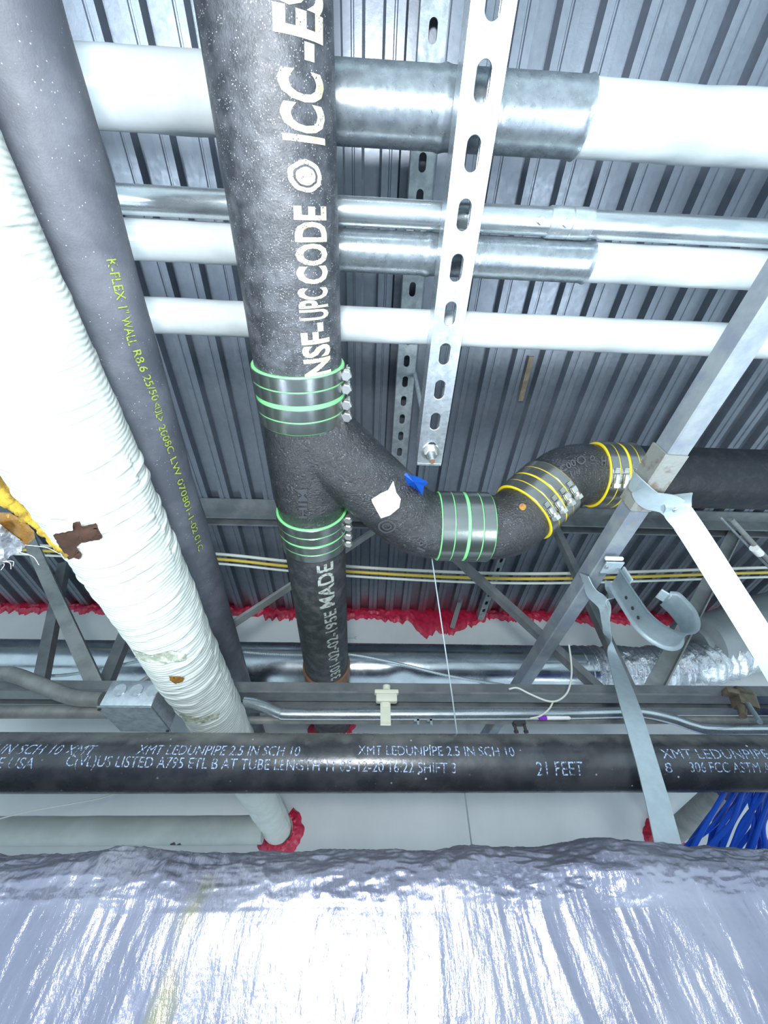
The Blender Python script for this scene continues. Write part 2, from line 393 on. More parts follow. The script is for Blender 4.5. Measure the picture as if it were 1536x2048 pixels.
# ---- drape a flat outline (given in pixels) on an existing object
def bvh_of(o):
    bm = bmesh.new(); bm.from_mesh(o.data); off = WL[o.name]
    for v in bm.verts: v.co += off
    t = BVHTree.FromBMesh(bm); bm.free(); return t
def drape_bm(bm, tree, lift=.0006, th=0):
    bad = []
    for v in bm.verts:
        r = ray(v.co.x, v.co.y); h, n, i, dd = tree.ray_cast(Vector((0, 0, 0)), r.normalized())
        if h is None: bad.append(v); continue
        if n.dot(r) > 0: n = -n
        v.co = h + n*lift
    if bad: bmesh.ops.delete(bm, geom=bad, context='VERTS')
    if th:
        ext = bmesh.ops.solidify(bm, geom=bm.faces[:], thickness=th)
    return bm
def poly(pts, step=4, jit=0):
    bm = bmesh.new(); vs = [bm.verts.new((x+RND.uniform(-jit, jit), y+RND.uniform(-jit, jit), 0)) for x, y in pts]; bm.faces.new(vs)
    bmesh.ops.triangulate(bm, faces=bm.faces[:]); gridcut(bm, step); bmesh.ops.remove_doubles(bm, verts=bm.verts[:], dist=.01); return bm

# ================================================================== THE SETTING
H = .93; YW = 1.312; PITCH = .0665; PH = .006
def deck():
    prof = []; x = -33*PITCH+PH
    while x < 33*PITCH:
        prof += [(x, 0), (x+.0125, 0), (x+.0140, .0022), (x+.0165, .0022), (x+.0180, 0), (x+.0300, 0), (x+.0345, .019), (x+.0620, .019)]; x += PITCH
    ys = [-1.6, YW+.02]; bm = bmesh.new(); rows = []
    for y in ys: rows.append([bm.verts.new((a, y, H+b)) for a, b in prof])
    up = [bm.verts.new((prof[0][0], y, H+.05)) for y in ys]; up2 = [bm.verts.new((prof[-1][0], y, H+.05)) for y in ys]
    for i in range(len(prof)-1): bm.faces.new((rows[0][i], rows[0][i+1], rows[1][i+1], rows[1][i]))
    bm.faces.new((up[0], up[1], up2[1], up2[0]))
    return bm
tag(link('ceiling', deck(), M['deck'], smooth=False), kind='structure')
tag(link('wall_back', box((0, YW+.05, .1), (5, .1, 1.75)), M['wall'], smooth=False), kind='structure')

# red fire sealant where the deck meets the wall
def sealant():
    bm = bmesh.new(); xs = np.arange(-1.75, 1.75, .005); rows = []
    for i, x in enumerate(xs):
        px_like = x
        t = .030+.030*max(0, float(fbm(x*9, 3.1, 5)))+.010*float(vnoise(x*70, 1, 3))+.006*float(vnoise(x*190, 1, 13))
        blob = math.exp(-((x-.305)/.13)**2)*.075
        t += blob*(.75+.45*float(vnoise(x*30, 9, 8)))
        if -.95 < x < -.80 or -1.2 < x < -1.15: t *= .5
        t = max(.008, t); ring = []
        for k in range(7):
            f = k/6; th = .006+.007*math.sin(math.pi*f)*(1+.7*float(vnoise(x*50, k*1.3, 11)))
            if k in (0, 6): th = 0.0
            z = H+.0195 - (t+.015)*f
            ring.append(bm.verts.new((x, YW-.0005-th, z)))
        rows.append(ring)
    for a, b in zip(rows, rows[1:]):
        for k in range(6): bm.faces.new((a[k], b[k], b[k+1], a[k+1]))
    return bm
top('fire_sealant', sealant(), M['red'], 'ragged red fire sealant smeared along the top of the far wall under the deck', 'sealant')
def ring_sealant(cx, cz, r0, r1, seed, arc=(0, 2*math.pi)):
    bm = bmesh.new(); n = 72; rows = []
    for i in range(n+1):
        a = arc[0]+(arc[1]-arc[0])*i/n
        ro = r1*(1+.09*float(vnoise(a*3, seed, seed))+.04*float(vnoise(a*11, seed, seed+2))); ring = []
        for k in range(6):
            f = k/5; r = r0*.94+(ro-r0*.94)*f; th = .016*math.cos(f*math.pi/2)+.001+.003*float(vnoise(a*6, k, seed))
            ring.append(bm.verts.new((cx+r*math.cos(a), YW-(th if k < 5 else 0), cz+r*math.sin(a))))
        rows.append(ring)
    for a, b in zip(rows, rows[1:]):
        for k in range(5): bm.faces.new((a[k], a[k+1], b[k+1], b[k]))
    return bm

# ================================================================== BAR JOIST
JY = .795
def joist():
    t = empty('bar_joist', (0, JY, .36), 'long grey open-web steel joist crossing behind the pipes, its bottom chord above the conduit', 'joist')
    # top chord : two angles back to back, seen from below
    b = bmesh.new()
    zt = H-.001
    for s, y in ((1, JY+.012), (-1, JY-.012)):
        sweep([(0, 0), (.042*s, 0), (.042*s, -.005), (.005*s, -.005), (.005*s, -.045), (0, -.045)], (-2.1, y, zt), (2.1, y, zt), (0, 1, 0), b)
    b2 = bmesh.new(); merge(b2, b)
    link('top_chord', b2, M['joist'], t, smooth=False)
    b = bmesh.new()
    for s, y in ((1, JY+.010), (-1, JY-.010)):
        sweep([(0, 0), (.036*s, 0), (.036*s, .004), (.004*s, .004), (.004*s, .036), (0, .036)], (-2.1, y, .343), (2.1, y, .343), (0, 1, 0), b)
    link('bottom_chord', b, M['joist'], t, smooth=False)
    def web(p, q, w, mt, y=JY, d=.004, kind='bar'):
        P = at(*p, Y=y); Q = at(*q, Y=y)
        if P.z > H-.012: pass
        b = bmesh.new(); D = (Q-P).normalized(); yd = Vector((0, 1, 0)); x = D.cross(yd)
        w2 = w/2
        if kind == 'bar': sweep([(-w2, -.011), (w2, -.011), (w2, .011), (-w2, .011)], P, Q, x, b)
        else: sweep([(-w2, -.010), (w2, -.010), (w2, .012), (w2-.003, .012), (w2-.003, -.007), (-w2, -.007)], P, Q, x, b)
        link('web', b, M[mt], t, smooth=False)
    web((775, 1040), (250, 1385), .022, 'joistlight', kind='angle')
    web((850, 1060), (1205, 1385), .018, 'joist')
    web((1108, 1050), (1262, 1385), .019, 'joist')
    web((38, 1035), (196, 1385), .030, 'joistlight', kind='angle')
    web((1484, 1040), (1303, 1385), .032, 'joistlight', kind='angle')
    web((128, 1130), (78, 1385), .022, 'joist', y=JY+.035)
    web((300, 1150), (205, 1385), .024, 'joist', y=JY+.03)
    return t
joist()
# two short strips against the wall, beyond the joist
top('flat_hanger', sweep([(-.009, -.002), (.009, -.002), (.009, .002), (-.009, .002)], at(936, 1150, Y=1.2), at(904, 1256, Y=1.28), (1, 0, 0)), M['joist'],
    'thin dark flat bar slanting down to the thick part of the red sealant', 'hanger', smooth=False)

# ================================================================== SLOTTED STRUTS
def strut(x, z0, z1, y0, y1, slot0, pitch, w, sl, sw, th=.0025, up=True):
    """channel along Y, slotted web at z0 (facing down), lips at z1"""
    bm = bmesh.new(); n = 28
    def cell(ya, yb, hole):
        yc = (ya+yb)/2; L = []
        if not hole:
            box((x, yc, z0+th/2), (w, yb-ya, th), bm=bm); return
        for zz in (z0, z0+th):
            o = []; i_ = []
            for k in range(n):
                a = 2*math.pi*k/n; c, s = math.cos(a), math.sin(a)
                # stadium
                ix = sw/2*c; iy = sw/2*s+(sl/2-sw/2)*(1 if s > 0 else -1) if abs(s) > 1e-6 else 0
                hx, hy = w/2, (yb-ya)/2; m_ = min(hx/abs(c) if abs(c) > 1e-9 else 9, hy/abs(s) if abs(s) > 1e-9 else 9)
                o.append(bm.verts.new((x+c*m_, yc+s*m_, zz))); i_.append(bm.verts.new((x+ix, yc+iy, zz)))
            # snap the outer ring's nearest points to the corners
            for cx, cy in ((1, 1), (1, -1), (-1, 1), (-1, -1)):
                C = Vector((x+cx*w/2, yc+cy*(yb-ya)/2, zz)); v = min(o, key=lambda q: (q.co-C).length); v.co = C
            L.append((o, i_))
        (o0, i0), (o1, i1) = L
        for k in range(n):
            j = (k+1) % n
            bm.faces.new((o0[k], i0[k], i0[j], o0[j])); bm.faces.new((o1[k], o1[j], i1[j], i1[k])); bm.faces.new((i0[k], i1[k], i1[j], i0[j]))
    y = slot0
    while y-pitch/2 > y0+.01: y -= pitch
    ya = y-pitch/2; cell(y0, ya, False) if ya > y0 else None
    while ya+pitch <= y1-.004: cell(ya, ya+pitch, True); ya += pitch
    if ya < y1: cell(ya, y1, False)
    for s in (-1, 1):
        box((x+s*(w/2-th/2), (y0+y1)/2, (z0+z1)/2), (th, y1-y0, z1-z0-.0006), bm=bm)
        box((x+s*(w/2-.0045), (y0+y1)/2, z1-th/2), (.009, y1-y0, th), bm=bm)
        box((x+s*(w/2-.0085), (y0+y1)/2, z1-.005), (.0018, y1-y0, .008), bm=bm)
    return bm
SX, SZ = .098, .545
YE = at(870, 932, Z=SZ).y
o = top('slotted_strut', strut(SX, SZ, SZ+.041, -.62, YE, .0682, .0508, .0413, .0285, .0142), M['galv'],
    'bright slotted steel channel under the white pipes, ending at the nut and short rod', 'strut', smooth=False)
bv = o.modifiers.new('b', 'BEVEL'); bv.width = .0012; bv.segments = 2; bv.limit_method = 'ANGLE'; bv.angle_limit = math.radians(60)
FX = at(824, 590, Z=.887).x
top('slotted_strut', strut(FX, .887, .928, -.9, .75, at(820, 764, Z=.887).y, .0478, .0413, .026, .013), M['galvdull'],
    'dull slotted steel channel fixed flat against the deck, behind the bright one', 'strut', smooth=False)
top('slotted_strut', strut(at(975, 1200, Z=.895).x, .895, .926, .86, YW-.005, 1.1, .0478, .026, .022, .011), M['galvdull'],
    'short perforated steel strip on the deck ending in the red sealant', 'strut', smooth=False)
def threaded(name, x, y, z0, z1, r, label, cat, nutz, mt='galv', group=None):
    t = empty(name, (x, y, z0), label, cat, group); k = int((z1-z0)/.0012)
    path = [Vector((x, y, z0+(z1-z0)*i/k)) for i in range(k+1)]
    link('rod', tube(path, [r*(1 if i % 2 else .9) for i in range(k+1)], 12), M[mt], t)
    return t
t = threaded('threaded_rod', SX-.001, YE-.028, SZ-.030, H, .0046, 'threaded hanger rod with a nut through the end of the bright slotted channel', 'rod', 0)
b = bmesh.new(); hexbolt((SX-.001, YE-.028, SZ-.0025), (0, 0, -1), .0105, .0085, b); link('nut', b, M['bolt'], t, sharp=20)
b = tube([(SX-.001, YE-.028, SZ-.0001), (SX-.001, YE-.028, SZ-.0024)], .0145, 24); link('washer', b, M['bolt'], t)
b = tube([(SX-.001, YE-.028, SZ-.0302), (SX-.001, YE-.028, SZ-.0308)], .0042, 12); tag(link('cut_end', b, M['copper'], t), 'rusty cut end')

# ================================================================== PIPES ACROSS, ON THE STRUT
TOPZ = SZ+.0415
def cross_pipe(name, y, z, r, x0, x1, mt, label, cat, group=None, amp=.0007, seed=1, n=48):
    xs = np.linspace(x0, x1, 320); th = np.linspace(0, 2*np.pi, n, endpoint=False); X, T = np.meshgrid(xs, th, indexing='ij')
    rr = r + (amp*fbm(X*14, T*1.2, seed) if amp else 0*X)
    V = np.stack([X, y+rr*np.cos(T), z+rr*np.sin(T)], -1).reshape(-1, 3); Fc = []
    for i in range(len(xs)-1):
        for j in range(n): k = (j+1) % n; Fc.append((i*n+j, i*n+k, (i+1)*n+k, (i+1)*n+j))
    Fc.append(tuple(range(n))); Fc.append(tuple(range((len(xs)-1)*n, len(xs)*n))[::-1])
    return top(name, (V, Fc), mt, label, cat, group)
G = 'pipes laid across on the slotted channel'
P1 = (-.0722, TOPZ+.0355, .0332); P2 = (.0213, TOPZ+.0152, .0152); P3 = (.0625, TOPZ+.0255, .0232); P4 = (.1526, TOPZ+.0238, .0238)
cross_pipe('insulated_pipe', P1[0], P1[1], P1[2], -1.25, 1.25, M['jacket2'], 'thickest white jacketed pipe laid across, nearest the top of the photo', 'pipe', G, seed=2)
cross_pipe('insulated_pipe', P3[0], P3[1], P3[2], -1.25, 1.25, M['jacket2'], 'middle white jacketed cross pipe, right below the bare conduit', 'pipe', G, seed=5)
cross_pipe('insulated_pipe', P4[0], P4[1], P4[2], -1.25, 1.25, M['jacket2'], 'lowest white jacketed cross pipe, without any metal shield', 'pipe', G, seed=9)
t = empty('steel_conduit', (0, P2[0], P2[1]), 'bare galvanised conduit laid across between two white pipes, joined by a screw coupling', 'conduit', None)
link('tube', tube([(x, P2[0], P2[1]) for x in np.linspace(-1.3, 1.3, 14)], P2[2], 32), M['emt'], t)
xa = at(1062, 438, Y=P2[0]).x; xb = at(1150, 444, Y=P2[0]).x
c = link('coupling', tube([(xa, P2[0], P2[1]), (xa+.002, P2[0], P2[1]), ((xa+xb)/2-.001, P2[0], P2[1]), ((xa+xb)/2, P2[0], P2[1]), ((xa+xb)/2+.001, P2[0], P2[1]), (xb-.002, P2[0], P2[1]), (xb, P2[0], P2[1])],
     [P2[2]+.0012, P2[2]+.0018, P2[2]+.0018, P2[2]+.0008, P2[2]+.0018, P2[2]+.0018, P2[2]+.0012], 32), M['galv'], t)
for px, py in ((1081, 441), (1132, 446)):
    s_, n_ = cylhit(px, py, (0, P2[0], P2[1]), (1, 0, 0), P2[2]+.0015); p = Vector((0, P2[0], P2[1]))+Vector((1, 0, 0))*s_+n_*(P2[2]+.001)
    link('screw', hexbolt(p, n_, .0048, .004), M['bolt'], c, sharp=20)
def shield(P, pxa, pxb, ya, ribs, label):
    xa = at(pxa, ya, Y=P[0]).x; xb = at(pxb, ya, Y=P[0]).x; r = P[2]+.0013; path = []; rs = []
    for x in np.linspace(xa, xb, 120):
        e = 0
        for rb in ribs: e += .0016*math.exp(-((x-rb)/.004)**2)
        if xb-x < .004: e += .0016*(1-(xb-x)/.004)
        path.append((x, P[0], P[1])); rs.append(r+e)
    b = tube(path, rs, 56, cap=False); bmesh.ops.solidify(b, geom=b.faces[:], thickness=-.0006)
    return top('pipe_shield', b, M['galv'], label, 'shield', 'metal saddles over the white cross pipes')
shield(P1, 560, 1258, 205, [SX-.028, SX+.03], 'wide galvanised metal shield around the thickest white cross pipe')
shield(P3, 560, 1160, 520, [SX-.03, SX+.03], 'narrower galvanised metal shield around the middle white cross pipe')

# ================================================================== CAST IRON LINE
CX, CZ, CR = -.098, .515, .0565
def cA(y): return Vector((CX-.004*y, y, CZ-.012*y))
def rough_tube(path, r, n=64, amp=.0004, seed=0):
    b = tube(path, r, n, cap=True); return b
DIRC = (cA(1)-cA(0)).normalized()
main = empty('cast_iron_pipe', cA(0), 'large black cast iron pipe with pale yellow stencilled lettering, running up out of the photo', 'pipe')
link('barrel', tube([cA(y) for y in np.linspace(-.62, .214, 30)], CR, 72), M['castiron'], main)
K = dict(A=cA(0), d=DIRC, R=CR)
b = join(cyl_text('NSF-', p0=(638, 752), p1=(630, 646), h=.034, off=.035, **K), cyl_text('UPC', p0=(630, 640), p1=(627, 576), h=.034, off=.03, **K),
         cyl_text('CODE', p0=(627, 568), p1=(622, 412), h=.034, off=.035, **K), cyl_text('ICC', p0=(612, 285), p1=(604, 140), h=.040, off=.035, **K),
         cyl_text('-ES', p0=(602, 118), p1=(600, -45), h=.042, off=.035, **K))
def ringsheet(r0, r1, n=40):
    bm = bmesh.new(); A_ = []; B_ = []
    for k in range(n):
        a = 2*math.pi*k/n; j = 1+.05*float(vnoise(k*.6, 2, 4)); A_.append(bm.verts.new((r1+r0*math.cos(a)*j, r0*math.sin(a)*j, 0))); B_.append(bm.verts.new((r1+r1*math.cos(a)*j, r1*math.sin(a)*j, 0)))
    for k in range(n): bm.faces.new((A_[k], A_[(k+1) % n], B_[(k+1) % n], B_[k]))
    return bm
rg = ringsheet(.0125, .0175); merge(rg, (lambda q: ([setattr(v.co, 'x', v.co.x+.0075) for v in q.verts], q)[1])(ringsheet(.0002, .0100)))
b = join(b, on_cyl(gridcut(rg, .004), p0=(613, 384), p1=(611, 318), **K))
tag(link('stencilled_lettering', b, M['paint'], main, smooth=False), 'pale yellow stencilled lettering')

low = empty('cast_iron_pipe', cA(.48), 'black cast iron pipe below the wye, running down through the far wall with grey lettering', 'pipe')
link('barrel', tube([cA(y) for y in np.linspace(.455, YW+.02, 30)], CR*.985, 64), M['castiron2'], low)
K2 = dict(A=cA(0), d=DIRC, R=CR*.985)
b = join(cyl_text('MADE', p0=(655, 1215), p1=(650, 1128), h=.030, off=.02, **K2), cyl_text('3301-02-02-195E', p0=(672, 1358), p1=(660, 1222), h=.026, off=.02, **K2))
tag(link('stencilled_lettering', b, M['paint2'], low, smooth=False), 'faded grey lettering')
yc = at(650, 1362, Z=CZ-.0565).y
link('socket_rim', tube([cA(yc-.003), cA(yc), cA(yc+.05), cA(yc+.052)], [CR+.0005, CR+.0035, CR+.0035, CR], 64), M['copper'], low)
top('fire_sealant', ring_sealant(cA(YW).x, cA(YW).z, CR, .071, 3), M['red'], 'red sealant ring where the black cast iron pipe enters the far wall', 'sealant', 'red sealant rings around pipes at the far wall')

# wye : run plus side branch grown into one skin
BY, BZ = .443, .494
J0 = cA(.262); J1 = Vector((at(835, 1050, Y=BY).x, BY, BZ)); XB0 = at(872, 1052, Y=BY).x; XB1 = at(972, 1052, Y=BY).x
def skin(bm, vox, it, name):
    me = bpy.data.meshes.new('tmp'); bm.to_mesh(me); bm.free(); o = bpy.data.objects.new('tmp', me); COL.objects.link(o)
    r = o.modifiers.new('r', 'REMESH'); r.mode = 'VOXEL'; r.voxel_size = vox
    s = o.modifiers.new('s', 'SMOOTH'); s.iterations = it; s.factor = .5
    dg = bpy.context.evaluated_depsgraph_get(); dg.update(); m2 = bpy.data.meshes.new_from_object(o.evaluated_get(dg)); bpy.data.objects.remove(o)
    b2 = bmesh.new(); b2.from_mesh(m2); bpy.data.meshes.remove(m2); return b2
b = tube([cA(.238), cA(.262), cA(.29), cA(.395), cA(.41), cA(.43)], [CR, CR+.001, CR+.0035, CR+.003, CR, CR], 64)
pts = [J0+Vector((-.005, -.0, 0))] + bend(J0, J1, (XB0+.03, BY, BZ), .085, 12) + [Vector((XB0+.02, BY, BZ))]
merge(b, tube(pts, [CR+.001]*(len(pts)-2)+[CR, CR], 64))
wye = empty('wye_fitting', cA(.33), 'black cast iron wye fitting whose branch curves away to the right', 'pipe fitting')
wb_ = skin(b, .0024, 10, 'w')
wbody = link('body', wb_, M['castfit'], wye, sharp=80)
WT = bvh_of(wbody)
lab = poly([(786, 962), (792, 985), (801, 998), (798, 1015), (780, 1030), (762, 1036), (752, 1018), (744, 1003), (743, 998), (752, 996), (762, 986), (776, 980)], 5)
tag(link('paper_sticker', drape_bm(lab, WT, .0008), M['label'], wye, smooth=True), 'torn white sticker')
def cast_mark(tree, parent, items, mt='castfit', lift=.0012, name='raised_mark'):
    for kind, args in items:
        b = bmesh.new()
        if kind == 'ring':
            cx, cy, r0, r1, asp = args; q = ringsheet(r0, r1, 28)
            for v in q.verts: v.co = Vector((cx+(v.co.x-r1), cy+v.co.y*asp, 0))
        else:
            s, cx, cy, h, wdt, ang = args; q = text2d(s, h, wdt, .02); R_ = Matrix.Rotation(math.radians(ang), 2)
            for v in q.verts: p = R_ @ Vector((v.co.x-wdt/2, -v.co.y)); v.co = Vector((cx+p.x, cy+p.y, 0))
        merge(b, drape_bm(q, tree, lift))
        thicken(b, .0004)
        tag(link(name, b, M[mt], parent, smooth=False), 'raised cast marking')
M['mark'] = mat('raised_cast_marks', (.06, .066, .075), .1, .4, spec=.9)
cast_mark(WT, wye, [('ring', (774, 1052, 14, 18, .72)), ('ring', (774, 1052, 7, 9.5, .72)), ('text', ('IS', 845, 1090, 17, 20, -68)), ('text', ('HIM', 606, 1007, 16, 58, -90))], 'mark')

# bends to the right
RY, RZ = .385, .580
XR = at(1440, 975, Y=RY).x
I1 = Vector((at(1012, 1052, Y=BY).x, BY, BZ)); I2 = Vector((I1.x+.118, RY, RZ))
dirm = (I2-I1).normalized(); mid = (I1+I2)/2
e1 = empty('bend_fitting', I1, 'short black cast iron bend with a rusty orange dot, between the green and yellow couplings', 'pipe fitting')
pth = [Vector((XB0+.04, BY, BZ))] + bend((XB0, BY, BZ), I1, I2, .07, 12) + [mid]
bb = link('body', tube(pth, CR-.0005, 64), M['castfit'], e1); T1 = bvh_of(bb)
tag(link('rust_spot', drape_bm(poly([(1045+7*math.cos(a), 1014+7*math.sin(a)) for a in np.linspace(0, 6.0, 14)], 4), T1, .0006), M['rust'], e1), 'round orange rust spot')
e2 = empty('bend_fitting', I2, 'black cast iron bend with raised round markings, between the two yellow couplings', 'pipe fitting')
XY0 = at(1178, 945, Y=RY).x
XY1 = XY0+.068
pth = [mid] + bend(I1, I2, (XY1+.1, RY, RZ), .07, 12) + [Vector((XY0+.03, RY, RZ))]
bb = link('body', tube(pth, CR-.0005, 64), M['castfit'], e2); T2 = bvh_of(bb)
cast_mark(T2, e2, [('ring', (1162, 921, 6, 8.5, 1)), ('ring', (1184, 917, 3, 5, 1)), ('text', ('C00', 1135, 932, 13, 34, -28)), ('text', ('1/8', 1150, 946, 8, 20, -22)), ('text', ('HI', 1209, 922, 18, 14, 0))], 'mark')
rp = empty('cast_iron_pipe', (XR, RY, RZ), 'dark cast iron pipe leaving at the right edge behind the hanging strap', 'pipe')
link('barrel', tube([(x, RY, RZ) for x in np.linspace(XY0+.04, 1.35, 20)], CR-.0005, 64), M['castshade'], rp)

# couplings
def coupling(p, q, rubber, phi, label, u, wide=None, seed=0):
    p = Vector(p); q = Vector(q); d = (q-p).normalized(); Lc = (q-p).length; u = Vector(u); u = (u-d*u.dot(d)).normalized(); v = d.cross(u)
    t = empty('no_hub_coupling', (p+q)/2, label, 'coupling', 'banded couplings joining the cast iron pipes')
    path = []; rs = []
    for s in np.linspace(0, Lc, 60):
        e = .0036
        if s < .001 or s > Lc-.001: e = .0026
        path.append(p+d*s); rs.append(CR+e)
    link('rubber_sleeve', tube(path, rs, 72), M[rubber], t)
    gap = .0015; cg = .0048 if wide is None else wide; bw = (Lc-.003-2*gap-cg)/4; s = .0015
    for k in range(4):
        a, b_ = s, s+bw; rb = CR+.0046
        bm = tube([p+d*a, p+d*(a+.0006), p+d*(b_-.0006), p+d*b_], [rb-.0006, rb, rb, rb-.0006], 96, cap=False)
        # turned-in rims so the band has thickness
        bmesh.ops.solidify(bm, geom=bm.faces[:], thickness=-.0008)
        for j in range(1):
            n = u*math.cos(phi-.55)+v*math.sin(phi-.55)
        band = link('clamp_band', bm, M['stainless'], t)
        c = (a+b_)/2; n = u*math.cos(phi)+v*math.sin(phi); tg = -u*math.sin(phi)+v*math.cos(phi); C0 = p+d*c+n*(rb+.0035)
        sb = box(C0-tg*.002, (bw*.62, .011, .0062), axes=(d, tg, n), bev=.0012)
        for kk in range(4): box(C0-tg*(.010+kk*.0022)-n*.0022, (bw*.5, .0012, .0016), axes=(d, tg, n), bm=sb)
        tube([C0+tg*.003, C0+tg*.0085], bw*.3, 14, bm=sb); hexbolt(C0+tg*.0085, tg, bw*.46, .008, sb)
        link('clamp_screw', sb, M['bolt'], band, sharp=25)
        s = b_+(cg if k == 1 else gap)
    return t
dn = (0, 0, -1)
y1a, y1b = at(600, 757, Z=CZ-CR-.004).y, at(600, 872, Z=CZ-CR-.004).y
coupling(cA(y1a), cA(y1b), 'green', math.radians(-86), 'steel banded coupling with thick green line, above the wye', (0, 0, -1), .0062)
y2a, y2b = at(620, 1060, Z=CZ-CR-.006).y, at(620, 1124, Z=CZ-CR-.006).y
coupling(cA(y2a), cA(y2b), 'green', math.radians(-84), 'steel banded coupling with thin green lines, below the wye', (0, 0, -1), .004)
coupling((XB0, BY, BZ), (XB1, BY, BZ), 'green', math.radians(150), 'steel banded coupling with green lines on the branch, screws along its upper edge', (0, 0, -1), .005)
hl = .0375
coupling(mid-dirm*hl, mid+dirm*hl, 'yellow', math.radians(-44), 'slanted steel banded coupling with yellow lines, screws facing down', (0, .3, -1), .0035)
coupling((XY0, RY, RZ), (XY1, RY, RZ), 'yellow', math.radians(-46), 'right yellow lined coupling, partly behind the slanting angle iron', (0, .3, -1), .0045)

# blue tape scrap behind the wye
b = bmesh.new(); zt = .50
pp = [(812, 945), (823, 950), (840, 955), (858, 966), (848, 972), (845, 991), (832, 980), (815, 968), (808, 950)]
vs = [b.verts.new(at(x, y, Z=.478+.006*math.sin(i*2.3))) for i, (x, y) in enumerate(pp)]; cc = b.verts.new(at(828, 964, Z=.466))
for i in range(len(vs)): b.faces.new((vs[i], vs[(i+1) % len(vs)], cc))
bmesh.ops.solidify(b, geom=b.faces[:], thickness=.0008)
top('tape_scrap', b, M['bluetape'], 'crumpled scrap of bright blue tape stuck on the wye branch', 'tape', smooth=False)

# ================================================================== LEFT : BLACK FOAM AND WHITE JACKETED PIPES
FA = Vector((-.290, 0, .455)); FD = Vector((-.048, 1, -.0)).normalized(); FR = .047
fo = empty('foam_insulated_pipe', FA, 'black foam insulated pipe with small lime green print beside the big white jacketed pipe', 'pipe')
def bumpy(Af, ys, rf, amp, seed, n=56, rings=None):
    th = np.linspace(0, 2*np.pi, n, endpoint=False); V = []; 
    for i, y in enumerate(ys):
        c = Af(y); r = rf(y); rr = r+amp*fbm(np.full(n, y*9.0), np.cos(th)*1.7+np.sin(th)*.9, seed, 3)
        for k in range(n): V.append((c.x+rr[k]*math.cos(th[k]), c.y, c.z+rr[k]*math.sin(th[k])))
    Fc = []; m_ = len(ys)
    for i in range(m_-1):
        for j in range(n): k = (j+1) % n; Fc.append((i*n+j, i*n+k, (i+1)*n+k, (i+1)*n+j))
    Fc.append(tuple(range(n))); Fc.append(tuple(range((m_-1)*n, m_*n))[::-1]); return V, Fc
link('foam_sleeve', bumpy(lambda y: FA+FD*(y/FD.y), np.linspace(-.55, YW+.01, 160), lambda y: FR, .0012, 4), M['foam'], fo, sharp=60)
KF = dict(A=FA, d=FD, R=FR+.0008)
b = join(cyl_text('K-FLEX', p0=(222, 518), p1=(243, 600), h=.0095, off=.01, **KF), cyl_text('1" WALL', p0=(245, 613), p1=(266, 690), h=.0095, off=.01, **KF),
         cyl_text('R8.6 25/50', p0=(272, 700), p1=(312, 800), h=.0095, off=.01, **KF), cyl_text('<UL>', p0=(312, 805), p1=(322, 842), h=.0095, off=.01, **KF),
         cyl_text('2008C', p0=(322, 850), p1=(343, 905), h=.0095, off=.01, **KF), cyl_text('LW 070801-1-02 01C', p0=(346, 915), p1=(402, 1100), h=.0095, off=.01, **KF))
tag(link('printed_lettering', b, M['greentext'], fo, smooth=False), 'lime green printed lettering')

WP = [(-0.55, -0.3158, 0.33, 0.066), (-0.2, -0.3093, 0.33, 0.063), (0.05, -0.3028, 0.33, 0.0598), (0.2, -0.2964, 0.33, 0.0563), (0.3, -0.2892, 0.325, 0.0529), (0.42, -0.2801, 0.314, 0.0498), (0.55, -0.2689, 0.298, 0.0467), (0.64, -0.258, 0.287, 0.0435), (0.75, -0.2463, 0.275, 0.0402), (1.0, -0.2333, 0.256, 0.0367), (YW+.02, -0.2195, 0.236, 0.034)]
wa = np.array(WP)
def wp(y): return Vector((float(np.interp(y, wa[:, 0], wa[:, 1])), y, float(np.interp(y, wa[:, 0], wa[:, 2]))))
def wrf(y): return float(np.interp(y, wa[:, 0], wa[:, 3]))
jk = empty('jacketed_pipe', wp(.3), 'big wrinkled white jacketed pipe from the left edge to the far wall, torn open', 'pipe')
def jacket():
    n = 96; ys = np.concatenate([np.linspace(-.5, 0, 80), np.linspace(.002, .75, 620), np.linspace(.76, YW+.02, 60)]); th = np.linspace(0, 2*np.pi, n, endpoint=False)
    Y_, T_ = np.meshgrid(ys, th, indexing='ij'); C = np.array([list(wp(float(y))) for y in ys]); R_ = np.array([wrf(float(y)) for y in ys])
    yy = Y_ + .006*np.cos(T_-.4)+.004*vnoise(Y_*22, T_*1.6, 5)
    wr = vnoise(yy*170, T_*.9+vnoise(Y_*12, T_*0, 3)*2, 12); wr = np.clip(wr, -.1, 1)
    msk = np.clip(.55+.8*vnoise(Y_*7, T_*1.1, 8), .1, 1)
    d = .0026*wr*msk + .0012*fbm(Y_*16, T_*1.3, 21, 3)
    rr = R_[:, None]+d
    V = np.stack([C[:, 0][:, None]+rr*np.cos(T_), Y_, C[:, 2][:, None]+rr*np.sin(T_)], -1).reshape(-1, 3); Fc = []
    m_ = len(ys)
    for i in range(m_-1):
        for j in range(n): k = (j+1) % n; Fc.append((i*n+j, i*n+k, (i+1)*n+k, (i+1)*n+j))
    Fc.append(tuple(range(n))); Fc.append(tuple(range((m_-1)*n, m_*n))[::-1]); return V, Fc
jb = link('jacket', jacket(), M['jacket'], jk, sharp=70); JT = bvh_of(jb)
def patch(name, pts, mt, lift, th, lab=None, step=5, jit=1.2):
    q = poly(pts, step, 0); q = drape_bm(q, JT, lift)
    for v in q.verts: v.co += Vector((RND.uniform(-1, 1), RND.uniform(-1, 1), RND.uniform(-1, 1)))*.0004*jit
    thicken(q, th)
    o = link(name, q, M[mt], jk, smooth=True, sharp=50)
    if lab: tag(o, lab)
